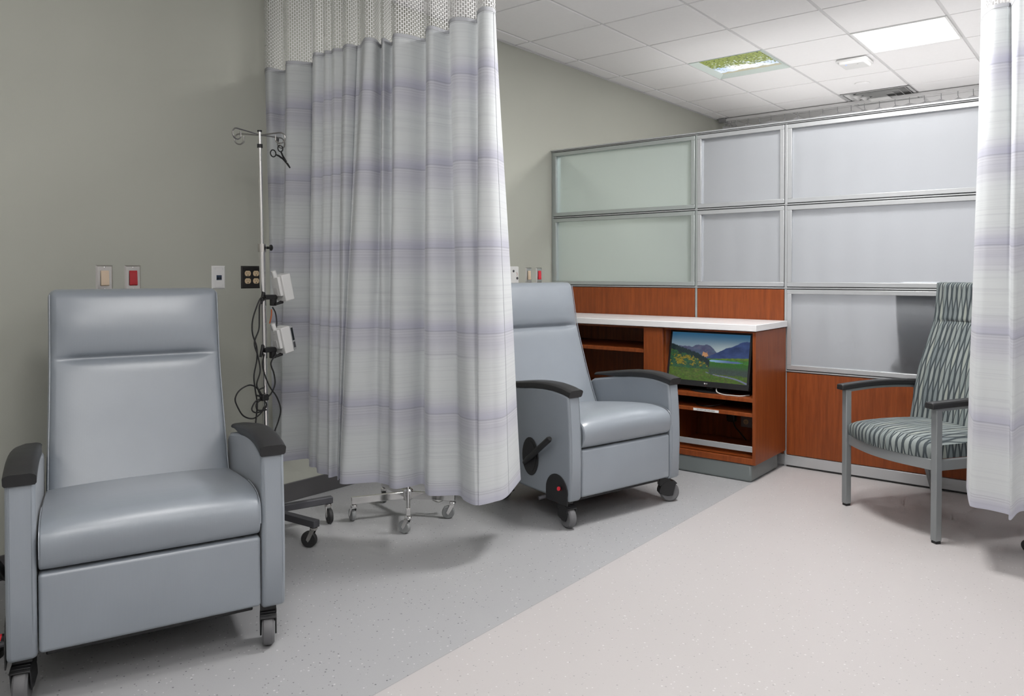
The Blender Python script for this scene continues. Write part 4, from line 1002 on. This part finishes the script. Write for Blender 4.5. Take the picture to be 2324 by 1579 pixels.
# equipment peeking past the front recliner at the left edge
t = thing('equipment_stand', 'black equipment stand with teal and red caps at the left frame edge', 'equipment stand', (-2.85, .806, 0), math.radians(20))
MB().box(-.03, .03, -.03, .03, .02, .30).build('column', 'black', t, bevel=.006)
MB().lathe([(.052, .0), (.052, .02), (.03, .035)], None, 20).build('base', 'black', t)
MB().tube([(.0, -.03, .16), (.03, -.05, .165)], .016, 12).build('teal_cap', 'teal', t)
MB().tube([(.0, -.03, .07), (.035, -.05, .065)], .018, 12).build('red_cap', 'red', t)

# stool guessed from one dark wheel, added behind the curtain to shade the floor
ST = thing('rolling_stool', 'black rolling stool added behind the right curtain with one wheel showing at the frame edge', 'stool', (-.085, 4.0, 0))
MB().lathe([(.14, .455), (.175, .462), (.182, .48), (.182, .515), (.172, .532), (.12, .54)], None, 36).build('seat', 'vinyl_dark', ST)
MB().lathe([(.022, .11), (.022, .30), (.015, .302), (.015, .456)], None, 20).build('column', 'darkmetal', ST)
for k in range(5):
    a = math.radians(203+72*k)
    MB().box(.0, .27, -.018, .018, .085, .115, Matrix.Rotation(a, 4, 'Z')).build('base_leg', 'black', ST, bevel=.006)
    swivel_caster(ST, .255*math.cos(a), .255*math.sin(a), .09, math.radians(70+50*k), .026, 'rubber', 'black')

# ------------------------------------------------------------------ camera
f, yaw, pitch, roll, cyp, H, dcx = 1727.24, .6635, -.0177, -.0022, 648.5, 1.2183, 53.43
cam = bpy.data.cameras.new('camera'); co = bpy.data.objects.new('camera', cam); COL.objects.link(co)
F = Vector((-math.sin(yaw)*math.cos(pitch), math.cos(yaw)*math.cos(pitch), math.sin(pitch)))
Rv = Vector((math.cos(yaw), math.sin(yaw), 0)); Uv = Rv.cross(F)
R2 = Rv*math.cos(roll)+Uv*math.sin(roll); U2 = -Rv*math.sin(roll)+Uv*math.cos(roll)
co.matrix_world = Matrix(((R2.x, U2.x, -F.x, 0), (R2.y, U2.y, -F.y, 0), (R2.z, U2.z, -F.z, H), (0, 0, 0, 1)))
cam.sensor_width = 36; cam.sensor_fit = 'HORIZONTAL'; cam.lens = f*36/2324
cam.shift_x = -dcx/2324; cam.shift_y = (cyp-789.5)/2324
cam.clip_start = .05
scene.camera = co
w = bpy.data.worlds.new('world'); scene.world = w; w.use_nodes = True
w.node_tree.nodes['Background'].inputs[0].default_value = (.9, .95, 1, 1); w.node_tree.nodes['Background'].inputs[1].default_value = .02
scene.view_settings.view_transform = 'Standard'; scene.view_settings.look = 'None'; scene.view_settings.exposure = .08
scene.cycles.max_bounces = 6; scene.cycles.diffuse_bounces = 3; scene.cycles.glossy_bounces = 3; scene.cycles.transmission_bounces = 4; scene.cycles.transparent_max_bounces = 10
scene.cycles.use_adaptive_sampling = True; scene.cycles.adaptive_threshold = .08; scene.cycles.adaptive_min_samples = 12; scene.cycles.caustics_reflective = False
scene.cycles.sample_clamp_indirect = 6
scene.cycles.use_denoising = True
